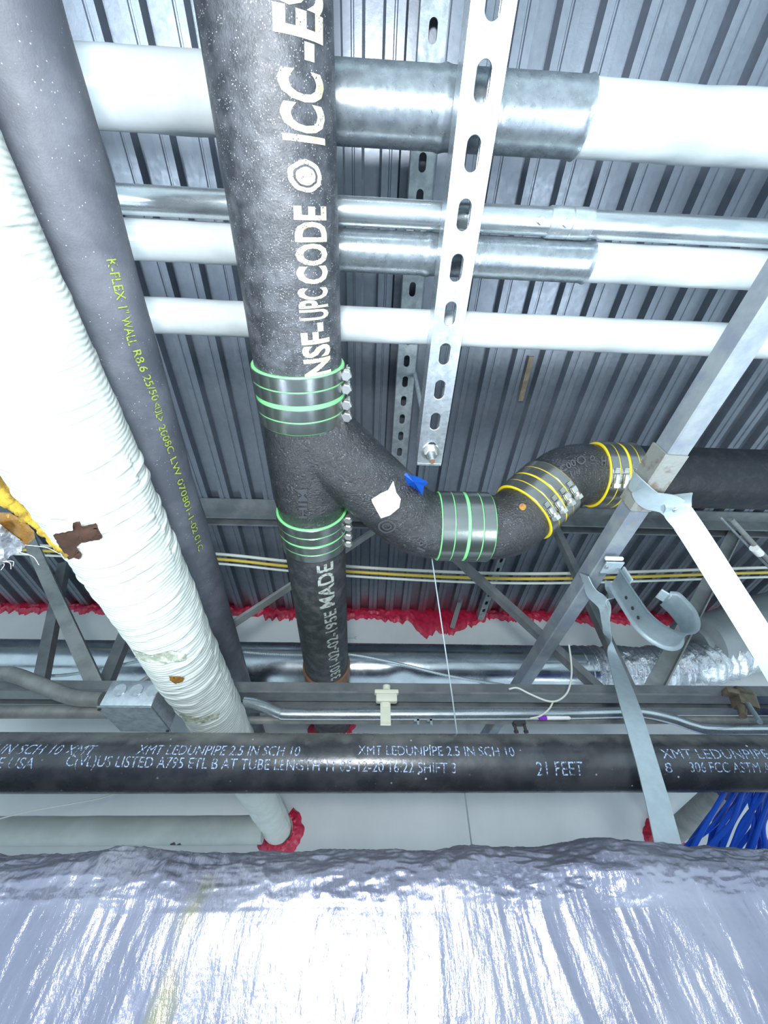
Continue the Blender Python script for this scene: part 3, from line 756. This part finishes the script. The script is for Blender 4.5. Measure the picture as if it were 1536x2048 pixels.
patch('torn_kraft_paper', [(104, 1062), (144, 1060), (151, 1051), (146, 1044), (161, 1042), (162, 1052), (192, 1045), (195, 1050), (176, 1060), (198, 1057), (200, 1064), (192, 1069), (204, 1069), (204, 1076), (165, 1084), (155, 1092), (160, 1100), (166, 1108), (160, 1118), (150, 1113), (140, 1118), (120, 1090)], 'kraft', .0012, .0006, 'brown torn backing paper')
patch('torn_jacket_flap', [(97, 1034), (125, 1036), (150, 1040), (148, 1054), (130, 1060), (110, 1065), (100, 1052)], 'label', .0035, .0006, 'bright white peeled flap')
patch('stain', [(262, 1298), (300, 1310), (345, 1300), (372, 1308), (372, 1320), (330, 1326), (290, 1322), (268, 1312)], 'stain', .0011, .0002, 'grey scuff')
patch('stain', [(340, 1420), (400, 1436), (438, 1424), (436, 1436), (400, 1446), (352, 1438)], 'stain', .0011, .0002, 'grey scuff')
patch('stain', [(292, 1220), (299, 1222), (300, 1227), (291, 1226)], 'stain', .0011, .0002, 'grey speck')
patch('puncture', [(338, 1350), (350, 1358), (360, 1352), (368, 1354), (366, 1362), (352, 1366), (340, 1358)], 'amber', .0016, .0003, 'small brown puncture')
# glass wool roll hanging out along the lower side of the jacket
path = spline([at(-30, 948, Z=.318), at(8, 985, Z=.312), at(40, 1018, Z=.306), at(72, 1044, Z=.299), at(100, 1068, Z=.289), at(125, 1092, Z=.281), at(146, 1112, Z=.277)], 10)
k = len(path); rs = [(.0095*(1-.45*i/k))*(1+.35*float(vnoise(i*.35, 0, 2))) for i in range(k)]; rs[-1] = .002; rs[-2] = .004
b = tube(path, rs, 18)
for v in b.verts: v.co += Vector([RND.uniform(-.0008, .0008) for _ in range(3)])
tag(link('exposed_glass_wool', b, M['wool'], jk), 'strip of yellow glass wool')
def sheet(pts, zf, mt, name, lab, amp=.004, step=6, th=.0005, seed=3, parent=jk):
    q = poly(pts, step)
    for v in q.verts:
        x, y = v.co.x, v.co.y; v.co = at(x, y, Z=zf(x, y)+amp*float(fbm(np.array(x*.05), np.array(y*.05), seed)))
    thicken(q, th); return tag(link(name, q, M[mt], parent, smooth=True, sharp=60), lab)
sheet([(-60, 960), (0, 1025), (20, 1026), (45, 1040), (68, 1062), (70, 1075), (52, 1092), (20, 1070), (-60, 1020)], lambda x, y: .305-.0002*x, 'amber', 'loose_film', 'amber brown loose film')
sheet([(-80, 1040), (0, 1048), (25, 1068), (52, 1088), (48, 1098), (36, 1108), (20, 1112), (10, 1126), (0, 1130), (-80, 1110)], lambda x, y: .296, 'scrim', 'silver_scrim_flap', 'shiny silver torn flap', .007, 4)
b = bmesh.new()
for a, c_ in (((2, 1122), (22, 1138)), ((12, 1122), (26, 1132)), ((38, 1104), (78, 1130)), ((0, 1126), (2, 1140)), ((50, 1090), (120, 1108))):
    A_, B_ = at(*a, Z=.296), at(*c_, Z=.288); mm = (A_+B_)/2+Vector((.002, 0, .003)); merge(b, tube(spline([A_, mm, B_], 6), .0003, 6))
tag(link('loose_threads', b, M['label'], jk), 'white loose threads')
top('fire_sealant', ring_sealant(wp(YW).x+.006, wp(YW).z, .034, .058, 5, (-math.pi*.98, math.pi*.35)), M['red'], 'red sealant ring where the white jacketed pipe enters the far wall', 'sealant', 'red sealant rings around pipes at the far wall')
# pale pipe close to the wall, lower left
pa = at(0, 1662, Y=1.22); pr = .028
cross_pipe('painted_pipe', 1.22, pa.z, pr, -1.4, at(528, 1655, Y=1.22).x, M['palepipe'], 'pale grey level pipe by the far wall, ending behind the white jacketed pipe', 'pipe', None, .0006, 7)
pp_ = bpy.data.objects['painted_pipe']; PT = bvh_of(pp_)
q = drape_bm(poly([(340, 1688), (349, 1684), (352, 1690), (360, 1686), (365, 1692), (356, 1698), (344, 1697)], 3), PT, .0005); thicken(q, .0003)
tag(link('scuff', q, M['dark'], pp_, smooth=False), 'black scuff mark')
top('loose_cord', tube(spline([at(-10, 1640, Y=1.0), at(60, 1622, Y=1.0), at(150, 1606, Y=1.0), at(215, 1592, Y=1.0), at(300, 1560, Y=1.0)], 8), .0013, 8), M['cablewhite'],
    'thin pale cord slanting below the black sprinkler pipe at left', 'cord')

# ================================================================== SPRINKLER PIPE
SY, SPZ, SR = .637, .192, .0365
sp = empty('sprinkler_pipe', (0, SY, SPZ), 'black steel pipe crossing the whole photo just above the foil duct, with pale blue print', 'pipe')
link('barrel', tube([(x, SY, SPZ) for x in np.linspace(-1.35, 1.35, 30)], SR, 72), M['steelblack'], sp)
KS = dict(A=(0, SY, SPZ), d=(1, 0, 0), R=SR)
bl = []
def line(s, x0, x1, y0, y1, h, sh=0): bl.append(cyl_text(s, p0=(x0, y0), p1=(x1, y1), h=h, off=-.004, shear=sh, step=.003, lift=.0003, **KS))
line('2.5 IN SCH 10 XMT', -40, 192, 1497, 1500, .0125, .25)
line('XMT LEDUNPIPE 2.5 IN SCH 10', 276, 600, 1499, 1502, .0125, .1)
line('XMT LEDUNPIPE 2.5 IN SCH 10', 716, 1028, 1500, 1503, .0125)
line('XMT LEDUNPIPE', 1322, 1536, 1507, 1508, .0125)
line('E USA', -4, 68, 1525, 1526, .0125, .1)
line('C(VL)US LISTED A795 ETL B AT TUBE LENGTH 11 05-12-20 16:22 SHIFT 3', 134, 912, 1521, 1536, .0125)
line('21 FEET', 1073, 1166, 1537, 1537, .017)
line('8', 1330, 1344, 1535, 1535, .012)
line('306 FCC ASTM A135', 1380, 1572, 1534, 1535, .0125)
for q in bl: tag(link('printed_lettering', q, M['inktext'], sp, smooth=False), 'pale blue printed lettering')

# ================================================================== FOIL WRAPPED DUCT
def foil():
    DY, DT, rc = .42, .0635, .030
    prof = []      # (Y, Z, s, nY, nZ)
    for z in np.concatenate([np.linspace(-.42, -.06, 40, endpoint=False), np.linspace(-.06, DT-rc, 120, endpoint=False)]): prof.append((DY, z, -1, 0))
    for a in np.linspace(0, math.pi/2, 60): prof.append((DY+rc-rc*math.cos(a), DT-rc+rc*math.sin(a), -math.cos(a), math.sin(a)))
    for y in np.linspace(DY+rc+.006, .86, 50): prof.append((y, DT, 0, 1))
    for z in np.linspace(DT-.02, -.42, 12): prof.append((.87, z, 1, 0))
    P = np.array(prof); s = np.concatenate([[0], np.cumsum(np.hypot(np.diff(P[:, 0]), np.diff(P[:, 1])))])
    xs = np.concatenate([np.linspace(-1.1, -.45, 130, endpoint=False), np.linspace(-.45, .45, 760), np.linspace(.452, 1.1, 130)])
    X, Sg = np.meshgrid(xs, s, indexing='ij'); z0 = P[:, 1][None, :]+0*X
    # long folds hanging down the face, leaning a little with x
    xl = X+ .10*(z0-.0)*np.sin(X*9) + .012*vnoise(X*6, Sg*9, 4)
    top_m = np.clip((z0-(DT-rc*1.2))/(rc*.6), 0, 1)
    folds = ridge(xl*30, Sg*5.5, 3, 4)*.0021 + vnoise(xl*110, Sg*14, 6)*.0007 + .0016*np.clip(vnoise(xl*40+Sg*30, Sg*22-xl*14, 51)-.35, 0, 1)
    msk = .35+.65*np.clip(vnoise(X*7, Sg*8, 33)+.5, 0, 1)
    crink = ridge(X*60, Sg*140, 9, 3)*.0009+.0016*ridge(X*17, Sg*50, 15, 3)
    d = folds*(1-top_m)*msk + crink*top_m + .0035*fbm(X*4, Sg*9, 44, 2)
    # silhouette humps
    d += top_m*(.004*np.exp(-((X+.21)/.05)**2)-.002*np.exp(-((X+.12)/.05)**2)+.004*np.exp(-((X-.1)/.05)**2)+.007*np.exp(-((X-.22)/.05)**2))
    V = np.stack([X, P[:, 0][None, :]+d*P[:, 2][None, :], P[:, 1][None, :]+d*P[:, 3][None, :]], -1).reshape(-1, 3); n = len(s); Fc = []
    for i in range(len(xs)-1):
        a = i*n
        for j in range(n-1): Fc.append((a+j, a+n+j, a+n+j+1, a+j+1))
    return V, Fc
top('foil_wrapped_duct', foil(), M['foil'], 'large crinkled silver foil wrapped duct across the bottom of the photo', 'duct', sharp=80)

# ================================================================== ANGLE IRONS, STRAPS, HOOK (right)
AZ = .43
def vangle(px, z, w, y0, y1, th, lift=0.0):
    """L profile with its corner pointing down"""
    P = at(*px, Z=z); x = P.x; h = w/2
    prof = [(0, 0), (h*.95, h*.80), (h*.95-th*.7, h*.80+th*.7), (0, th*1.4), (-(h*.95)+th*.7, h*.80+th*.7), (-h*.95, h*.80)]
    return x, [(a, b+lift) for a, b in prof]
def vlin(pxa, pxb, z, w, h, y0, y1, th, back=0.0):
    """L angle: flat leg to the right of the corner line, upright leg on the corner; pxa, pxb lie on the corner line"""
    a = at(*pxa, Z=z); b = at(*pxb, Z=z); k = (b.x-a.x)/(b.y-a.y); A_ = Vector((a.x+k*(y0-a.y), y0, z)); B_ = Vector((a.x+k*(y1-a.y), y1, z))
    d = (B_-A_).normalized(); x = Vector((1, 0, 0)); x = (x-d*x.dot(d)).normalized(); up = Vector((0, 0, 1)); bm = bmesh.new()
    prof = [(0, back), (back, 0), (w, 0), (w, th), (th, th), (th, h), (0, h)]
    As = [bm.verts.new(A_+x*p+up*q) for p, q in prof]; Bs = [bm.verts.new(B_+x*p+up*q) for p, q in prof]; n = len(prof)
    for i in range(n): bm.faces.new((As[i], As[(i+1) % n], Bs[(i+1) % n], Bs[i]))
    bm.faces.new(As[::-1]); bm.faces.new(Bs); bmesh.ops.recalc_face_normals(bm, faces=bm.faces[:]); return bm, A_, B_
ye = at(1345, 905, Z=AZ).y
bm_, a1, a2 = vlin((1483, 680), (1262, 1024), AZ, .027, .029, -.5, YW-.002, .003, .002)
ai = top('angle_iron', bm_, M['angle'], 'long weathered steel angle from the right edge to the far wall, carrying both straps', 'angle iron', smooth=False)
bm_, _, _ = vlin((1481, 680), (1260, 1024), AZ-.0032, .031, .033, at(1345, 908, Z=AZ).y, at(1300, 1020, Z=AZ).y, .003, .002)
top('splice_sleeve', bm_, M['sleeve'], 'short rusty steel sleeve wrapped under the long angle iron above the upper strap', 'sleeve', smooth=False)
def AX(y): return Vector((a1.x+(a2.x-a1.x)*(y-a1.y)/(a2.y-a1.y), y, AZ))

# upper strap : loops under the angle, bolted back on itself, runs down to the right
s1 = empty('hanger_strap', at(1345, 1010, Z=.41), 'wide zinc hanger strap hooked on the angle iron, bolted, running down to the right edge', 'strap')
pA = at(1278, 975, Z=.432); pB = at(1300, 1000, Z=.421); pC = at(1343, 1012, Z=.412); pD = at(1376, 1052, Z=.395)
pE = at(1450, 1168, Z=.33); pF = at(1560, 1345, Z=.235); pG = at(1690, 1575, Z=.135); pH = Vector((pG.x+.02, pG.y+.03, .066))
wd1 = [Vector((.15, 1, .35)), Vector((-.15, 1, .1)), Vector((-.45, .85, .1)), Vector((-.72, .62, 0)), Vector((-.75, .6, .1)), Vector((-.75, .6, .1)), Vector((-.75, .6, .1))]
b = ribbon([pA+Vector((-.002, 0, .018)), pA, pB, pC, pD, pE, pF, pG, pH], [wd1[0]]+wd1+[wd1[-1]], [.028, .03, .03, .032, .033, .033, .033, .033, .033], .0016)
link('band', b, M['galvlight'], s1)
b = ribbon([pC+Vector((.012, -.012, .012)), pC+Vector((.006, -.004, -.001)), pC+Vector((.010, .008, -.0022)), pD+Vector((-.003, -.003, -.0024))], [Vector((-.6, .75, 0)), Vector((-.6, .8, 0)), Vector((-.68, .7, 0)), Vector((-.72, .62, 0))], .031, .0016)
link('folded_end', b, M['galvlight'], s1)
link('rivet', hexbolt(pC+Vector((.006, .004, -.003)), (0, 0, -1), .0042, .0022), M['bolt'], s1)
# lower strap : small loop round the angle, twisted, down to the duct
s2 = empty('hanger_strap', at(1215, 1250, Z=.40), 'narrow twisted zinc strap crossing in front of the black pipe down to the duct', 'strap')
q0 = at(1168, 1150, Z=.435); q1 = at(1185, 1185, Z=.418); q2 = at(1208, 1212, Z=.41); q3 = at(1212, 1255, Z=.392); q4 = at(1226, 1310, Z=.366); q5 = at(1262, 1420, Y=.545); q6 = at(1306, 1570, Y=.520); q7 = at(1347, 1730, Y=.500)
q7.z = .064
b = ribbon([q0, q1, q2, q3, q4, q5, q6, q7], [(.3, 1, .3), (.25, 1, .1), (.0, 1, 0), (-.2, 1, .4), (1, .3, 0), (1, 0, 0), (1, 0, 0), (1, 0, 0)], [.024, .026, .022, .012, .022, .026, .026, .026], .0018)
link('band', b, M['galvlight'], s2)
b = ribbon([at(1222, 1165, Z=.428), at(1221, 1190, Z=.418), q2+Vector((.002, 0, 0)), q3+Vector((.001, 0, -.002))], [(0, 1, 0), (0, 1, 0), (0, 1, 0), (-.2, 1, .4)], [.022, .022, .016, .012], .0016)
link('loop', b, M['galvlight'], s2)

# J hook
JY0 = at(1228, 1150, Z=.41).y; jx = at(1232, 1158, Z=.405).x
jh = empty('cable_hook', (jx, JY0, .40), 'empty galvanised J-shaped cable hook clipped to the lower part of the angle iron', 'hook')
jx += .004; zb = .296; R_ = .034
prof = [(jx, .412), (jx, .395), (jx, .375), (jx+.001, zb+.048)] + [(jx+.001+R_*.98-R_*math.cos(a)*.98, zb+.046-.046*math.sin(a)) for a in np.linspace(.25, math.pi-.15, 10)] + [(jx+R_*2-.004, zb+.062), (jx+R_*2-.012, zb+.070)]
yb = JY0+.006
b = bmesh.new(); rows = []; hw = .021
P = spline([Vector((x, 0, z)) for x, z in prof], 4); k = len(P)
for i, p in enumerate(P):
    t_ = (P[min(i+1, k-1)]-P[max(i-1, 0)]).normalized(); n_ = Vector((t_.z, 0, -t_.x)); row = []
    tip = 1 if i < k-4 else 1-.25*(i-(k-4))/3
    for f, e in ((-1, .0055), (-.93, .0012), (-.8, 0), (0, -.0006), (.8, 0), (.93, .0012), (1, .0055)):
        row.append(b.verts.new(p+Vector((0, yb+f*hw*tip, 0))+n_*e))
    rows.append(row)
for a, c_ in zip(rows, rows[1:]):
    for j in range(6): b.faces.new((a[j], a[j+1], c_[j+1], c_[j]))
bmesh.ops.solidify(b, geom=b.faces[:], thickness=.0013)
hb = link('saddle', b, M['galvlight'], jh, sharp=50)
b = box(at(1224, 1135, Z=.414), (.030, .026, .003), bev=.0008); box((jx+.0045, yb-.008, .400), (.003, .030, .028), bev=.0008, bm=b)
link('bracket', b, M['galvlight'], jh, smooth=False)
link('rivet', hexbolt(at(1212, 1134, Z=.4115), (0, 0, -1), .0035, .002), M['bolt'], jh)
b = box(at(1228, 1117, Z=.418), (.030, .006, .006), bev=.002); link('lock_bar', b, M['ivory'], jh)
for dz in (.372, .352, .335):
    link('dimple', tube([(jx-.0016, yb+.004, dz), (jx-.0006, yb+.004, dz)], .0028, 10), M['dark'], jh)
b = box((prof[-1][0]-.001, yb-.004, prof[-1][1]+.004), (.003, .02, .016), bev=.001, rot=(0, math.radians(-40), 0)); link('tip_latch', b, M['galvlight'], jh, smooth=False)

# ================================================================== CONDUITS, BOX, CABLES (behind)
def cpath(pts, Y): return [at(x, y, Y=Y if not isinstance(Y, (list, tuple)) else Y[i]) for i, (x, y) in enumerate(pts)]
CY = .742
top('steel_conduit', tube(spline(cpath([(488, 1404), (510, 1407), (535, 1415), (560, 1426), (590, 1429), (800, 1429), (1100, 1428), (1250, 1425), (1290, 1426), (1340, 1437), (1385, 1452), (1430, 1459), (1600, 1459)], CY), 10), .0096, 20), M['emt'],
    'bright conduit along the underside of the joist, dipping at its right end', 'conduit', 'thin conduits along the joist')
top('steel_conduit', tube(cpath([(440, 1440), (800, 1440), (1300, 1440), (1620, 1440)], .766), .007, 16), M['pipegrey'],
    'dull thin conduit hidden just behind the bright one under the joist', 'conduit', 'thin conduits along the joist')
top('steel_conduit', tube(spline(cpath([(-80, 1352), (0, 1347), (35, 1352), (80, 1370), (125, 1388), (160, 1397), (205, 1399)], .70), 10), .0125, 20), M['pipegrey'],
    'grey conduit curving in an S from the left edge into the junction box', 'conduit', 'thin conduits along the joist')
top('steel_conduit', tube(cpath([(-80, 1424), (100, 1424), (222, 1424)], .73), .0105, 20), M['pipegrey'],
    'straight grey conduit from the left edge into the lower side of the junction box', 'conduit', 'thin conduits along the joist')
jb0 = at(203, 1400, Y=.68); jb1 = at(308, 1400, Y=.68)
cxx = (jb0.x+jb1.x)/2; zt_ = at(260, 1360, Y=.68).z; zb_ = at(260, 1412, Y=.68).z
bx = empty('junction_box', (cxx, .73, zb_), 'square galvanised junction box beside the white jacketed pipe', 'junction box')
link('box', box((cxx, .73, (zt_+zb_)/2), (jb1.x-jb0.x, .1, zt_-zb_), bev=.003), M['galv'], bx)
link('cover', box((cxx, .73, zb_-.0015), (jb1.x-jb0.x+.003, .103, .003), bev=.001), M['galvdull'], bx)
for i in range(3):
    x = jb0.x+.022+i*.028; link('knockout', tube([(x, .6795, (zt_+zb_)/2+.004), (x, .6783, (zt_+zb_)/2+.004)], .0105, 24), M['galv'], bx, sharp=30)
for x, y in ((cxx-.042, .685), (cxx+.042, .775)):
    link('screw', hexbolt((x, y, zb_-.003), (0, 0, -1), .003, .0025), M['dark'], bx)

# cables sagging behind the joist
def cab(dy, r, mt, label, z=0):
    pts = [(-800, 1080+dy), (-60, 1092+dy), (120, 1098+dy), (420, 1112+dy), (580, 1128+dy), (760, 1142+dy), (1000, 1152+dy), (1220, 1150+dy), (1536, 1140+dy), (1800, 1136+dy), (2300, 1140+dy)]
    top('cable', tube(spline(cpath(pts, .87+z), 8), r, 12), M[mt], label, 'cable', 'flat cables strung behind the joist')
cab(-5, .0048, 'cablewhite', 'upper white cable of the three strung behind the joist')
cab(5, .0045, 'cableyellow', 'yellow cable strung behind the joist between two white ones', .002)
cab(14, .0036, 'cablewhite', 'lower white cable of the three strung behind the joist')

# round duct behind the joist
rdY, rdZ, rdR = 1.12, .592, .070
def rduct():
    xs = np.linspace(-1.9, at(1175, 1340, Y=rdY).x, 260); n = 64; th = np.linspace(0, 2*np.pi, n, endpoint=False); X, T = np.meshgrid(xs, th, indexing='ij')
    xd = at(805, 1350, Y=rdY).x; xk = at(577, 1340, Y=rdY).x
    ang = (T-1.5*np.pi+.5)
    rr = rdR - .009*np.exp(-((X-xd)/.035)**2)*np.exp(-(ang/.5)**2) + .0012*np.exp(-((X-xk)/.004)**2)
    V = np.stack([X, rdY+rr*np.cos(T), rdZ+rr*np.sin(T)], -1).reshape(-1, 3); Fc = []
    for i in range(len(xs)-1):
        for j in range(n): k = (j+1) % n; Fc.append((i*n+j, i*n+k, (i+1)*n+k, (i+1)*n+j))
    return V, Fc
top('round_duct', rduct(), M['duct'], 'smooth silver round duct with a dent, running between the joist and the far wall', 'duct', sharp=60)
def flex():
    x0 = at(1150, 1330, Y=rdY).x; P = spline([(x0, rdY, rdZ), (x0+.1, rdY, rdZ+.003), (x0+.25, rdY, rdZ+.005), (x0+.4, rdY-.02, rdZ+.015), (x0+.6, rdY-.03, rdZ+.06), (x0+.9, rdY-.03, rdZ+.1), (x0+1.5, rdY-.03, rdZ+.12)], 30)
    b = tube(P, [rdR*.93*(1+.05*math.sin(i*1.6)+.07*float(vnoise(i*.23, 1, 2))) for i in range(len(P))], 60)
    for i, v in enumerate(b.verts):
        v.co += Vector((0, 1, 1))*.0035*float(vnoise(v.co.x*90, v.co.z*90+v.co.y*60, 6))
    return b
top('flexible_duct', flex(), M['flex'], 'crinkled shiny flexible duct continuing the round duct to the right', 'duct', sharp=50)
xq = at(1425, 1330, Y=1.06).x
top('insulated_duct', tube(spline([(xq, 1.10, .66), (xq+.12, 1.1, .68), (xq+.5, 1.05, .76), (xq+1.3, 1.05, .78)], 10), [.075]*3+[.10]*28, 48), M['wrap'], 'dull grey wrapped duct at the right edge over the shiny flexible duct', 'duct')
# armoured cable
def arm(pts, Y, r, label, mt='galvlight'):
    P = spline(cpath(pts, Y), 40); b = tube(P, [r*(1.12 if i % 2 else .85) for i in range(len(P))], 10)
    top('armoured_cable', b, M[mt], label, 'cable', 'thin armoured cables by the round duct')
arm([(470, 1303), (540, 1308), (620, 1310), (700, 1309), (800, 1328), (900, 1352), (1030, 1374)], .93, .0036, 'thin armoured cable crossing the round duct towards the angle iron')
arm([(84, 1352), (120, 1351), (160, 1346), (235, 1331), (300, 1318)], .90, .0034, 'thin armoured cable below the left webs of the joist')

# thin wires
def wire(pts, Y, r, label, name='wire', mt='cablewhite', cat='wire'):
    top(name, tube(spline(cpath(pts, Y), 10), r, 8), M[mt], label, cat)
wire([(1138, 1290), (1142, 1320), (1143, 1350), (1136, 1382), (1118, 1400), (1095, 1402), (1060, 1388), (1035, 1376), (1018, 1378)], .70, .0017, 'loose white wire looping below the angle iron end')
wire([(1060, 1437), (1080, 1432), (1098, 1418), (1107, 1402)], .705, .0015, 'short white wire tail curling under the bright conduit')
top('hanger_wire', tube([at(864, 1118, Y=.50), at(904, 1390, Y=.60), at(946, 1712, Y=.74)], .0011, 8), M['galvlight'], 'thin straight hanger wire dropping from the branch coupling to the foil duct', 'wire')
top('fastener', tube([at(694, 1276, Y=YW-.004), at(710, 1276, Y=YW-.004), at(711, 1276, Y=YW-.004), at(714, 1276, Y=YW-.004)], [.0018, .0018, .005, .005], 8), M['galvlight'], 'small bright fastener on the far wall beside the cast iron pipe', 'fastener')

# clips
def ivory_clip():
    c0 = at(773, 1395, Y=.728); t = empty('conduit_clip', c0, 'ivory conduit clip hooked on the joist chord and gripping the bright conduit', 'clip')
    b = box(at(773, 1397, Y=.73), (.040, .014, .016), bev=.003); box(at(773, 1385, Y=.735), (.046, .012, .008), bm=b, bev=.002); link('jaw', b, M['ivory'], t)
    b = tube([at(773, 1381, Y=.735), at(773, 1372, Y=.735)], .0075, 16); link('screw_boss', b, M['ivory'], t)
    b = box(at(771, 1428, Y=.7295), (.019, .002, .040), bev=.0008); box(at(771, 1409, Y=.7285), (.014, .003, .010), bm=b, bev=.001); box(at(771, 1447, Y=.733), (.019, .012, .003), bm=b, bev=.001)
    link('strap', b, M['ivory'], t)
ivory_clip()
def dark_clip(px, py, label):
    c0 = at(px, py, Y=.735); b = box(c0, (.022, .014, .006), bev=.001)
    for s in (-1, 1): tube([c0+Vector((s*.009, 0, -.002)), c0+Vector((s*.009, 0, -.014))], .0028, 8, bm=b); hexbolt(c0+Vector((s*.009, 0, -.012)), (0, 0, -1), .0045, .004, b)
    top('pipe_clip', b, M['dark'], label, 'clip', 'small clips under the bright conduit', smooth=False)
dark_clip(1038, 1447, 'black two-legged clip under the bright conduit near the white wire tail')
b = bmesh.new()
for px in (836, 862): box(at(px, 1445, Y=.735), (.004, .006, .010), bm=b); box(at(px-3, 1441, Y=.735), (.010, .006, .003), bm=b)
top('pipe_clip', b, M['galvdull'], 'tiny grey two-pronged clip under the bright conduit beside the hanger wire', 'clip', 'small clips under the bright conduit', smooth=False)
mk = empty('pen_marker', at(1110, 1436, Y=.722), 'small purple and white stick lying against the bright conduit', 'marker')
link('purple_end', tube([at(1078, 1436, Y=.722), at(1093, 1436, Y=.722)], .0034, 10), M['purple'], mk)
link('white_body', tube([at(1093, 1436, Y=.722), at(1138, 1436, Y=.722), at(1141, 1436, Y=.722)], [.0034, .0034, .0015], 10), M['label'], mk)
bc = empty('beam_clamp', at(1485, 1400, Y=.72), 'brown iron beam clamp with a bolt, gripping the joist chord near the right edge', 'clamp')
b = box(at(1487, 1400, Y=.735), (.034, .03, .038), bev=.004, rot=(0, math.radians(22), 0)); box(at(1476, 1388, Y=.73), (.050, .02, .012), bev=.003, rot=(0, math.radians(12), 0), bm=b)
link('jaw', b, M['brown'], bc)
link('set_screw', tube([at(1483, 1415, Y=.72), at(1486, 1432, Y=.715)], [.008, .006], 12), M['brown'], bc)
link('rod', tube([at(1496, 1408, Y=.715), at(1520, 1444, Y=.68)], .0042, 10), M['galvlight'], bc)

# lines above / beside the right cast iron pipe
top('steel_conduit', tube([at(1330, 905, Z=.74), at(1700, 958, Z=.74)], .010, 16), M['pipegrey'], 'grey conduit running just above the dark pipe at the right edge', 'conduit')
top('thin_rod', tube([at(1440, 1034, Z=.60), at(1560, 1158, Z=.60)], .0026, 10), M['galvdull'], 'thinner of two rods slanting out at the right edge beside the strap', 'rod')
tr = empty('thick_rod', at(1500, 1090, Z=.58), 'thicker dark rod with a white collar slanting out at the right edge', 'rod')
link('rod', tube([at(1461, 1038, Z=.60), at(1580, 1168, Z=.58)], .0055, 12), M['pipegrey'], tr)
link('collar', tube([at(1508, 1096, Z=.585), at(1519, 1107, Z=.585)], .0085, 16), M['label'], tr)
top('screw_stub', tube([at(1459, 898, Z=.86), at(1490, 930, Z=.80)], [.007, .005], 10), M['galvdull'], 'short screw poking down from the deck above the dark right pipe', 'screw')
top('deck_clip', sweep([(-.006, 0), (.006, 0), (.006, .006), (-.006, .006)], at(1062, 712, Z=H-.004), at(1040, 800, Z=H-.004), (1, 0, 0)), M['brown'], 'thin rusty clip strip against the deck below the lowest white cross pipe', 'clip', smooth=False)

# lower right : blue cables, grey pipe stub and red sealant
gy = 1.15
top('pipe_stub', tube([at(1452, 1578, Y=.95), at(1335, 1676, Y=YW+.01)], .024, 28), M['pipegrey'], 'dull grey pipe entering the far wall behind the narrow strap, beside blue cables', 'pipe')
cr_ = at(1330, 1684, Y=YW)
top('fire_sealant', ring_sealant(cr_.x, cr_.z, .022, .052, 9), M['red'], 'red sealant lump behind the lower end of the narrow strap', 'sealant', 'red sealant rings around pipes at the far wall')
top('fire_sealant', tube(spline(cpath([(1304, 1625), (1307, 1640), (1312, 1660), (1318, 1680)], YW-.004), 6), [.003+.005*abs(math.sin(i*.5+.6)) for i in range(19)], 10), M['red'], 'thin red sealant drip above the red lump behind the strap', 'sealant')
r2 = random.Random(11)
for i in range(26):
    f = i/25; x0 = 1372+f*240+r2.uniform(-10, 10); x1 = 1445+f*150+r2.uniform(-22, 22); Y = .80+.10*r2.random()
    lab = 'bright blue cable of the bundle hanging at the lower right behind the black pipe'
    pts = [(x0-28, 1760), (x0+r2.uniform(-8, 8), 1700), ((x0+x1)/2+r2.uniform(-14, 14), 1645), (x1, 1590), (x1+30+r2.uniform(-5, 5), 1520), (x1*.45+1545*.55+r2.uniform(-8, 10), 1462+r2.uniform(-5, 6)), (1545+r2.uniform(-12, 12), 1443+r2.uniform(-8, 12)), (1640, 1455+r2.uniform(-10, 10)), (1900, 1440+r2.uniform(-12, 12))]
    top('network_cable', tube(spline(cpath(pts, Y), 6), .0037, 8), M['blue'], lab, 'cable', 'blue cables in the bundle at the lower right')
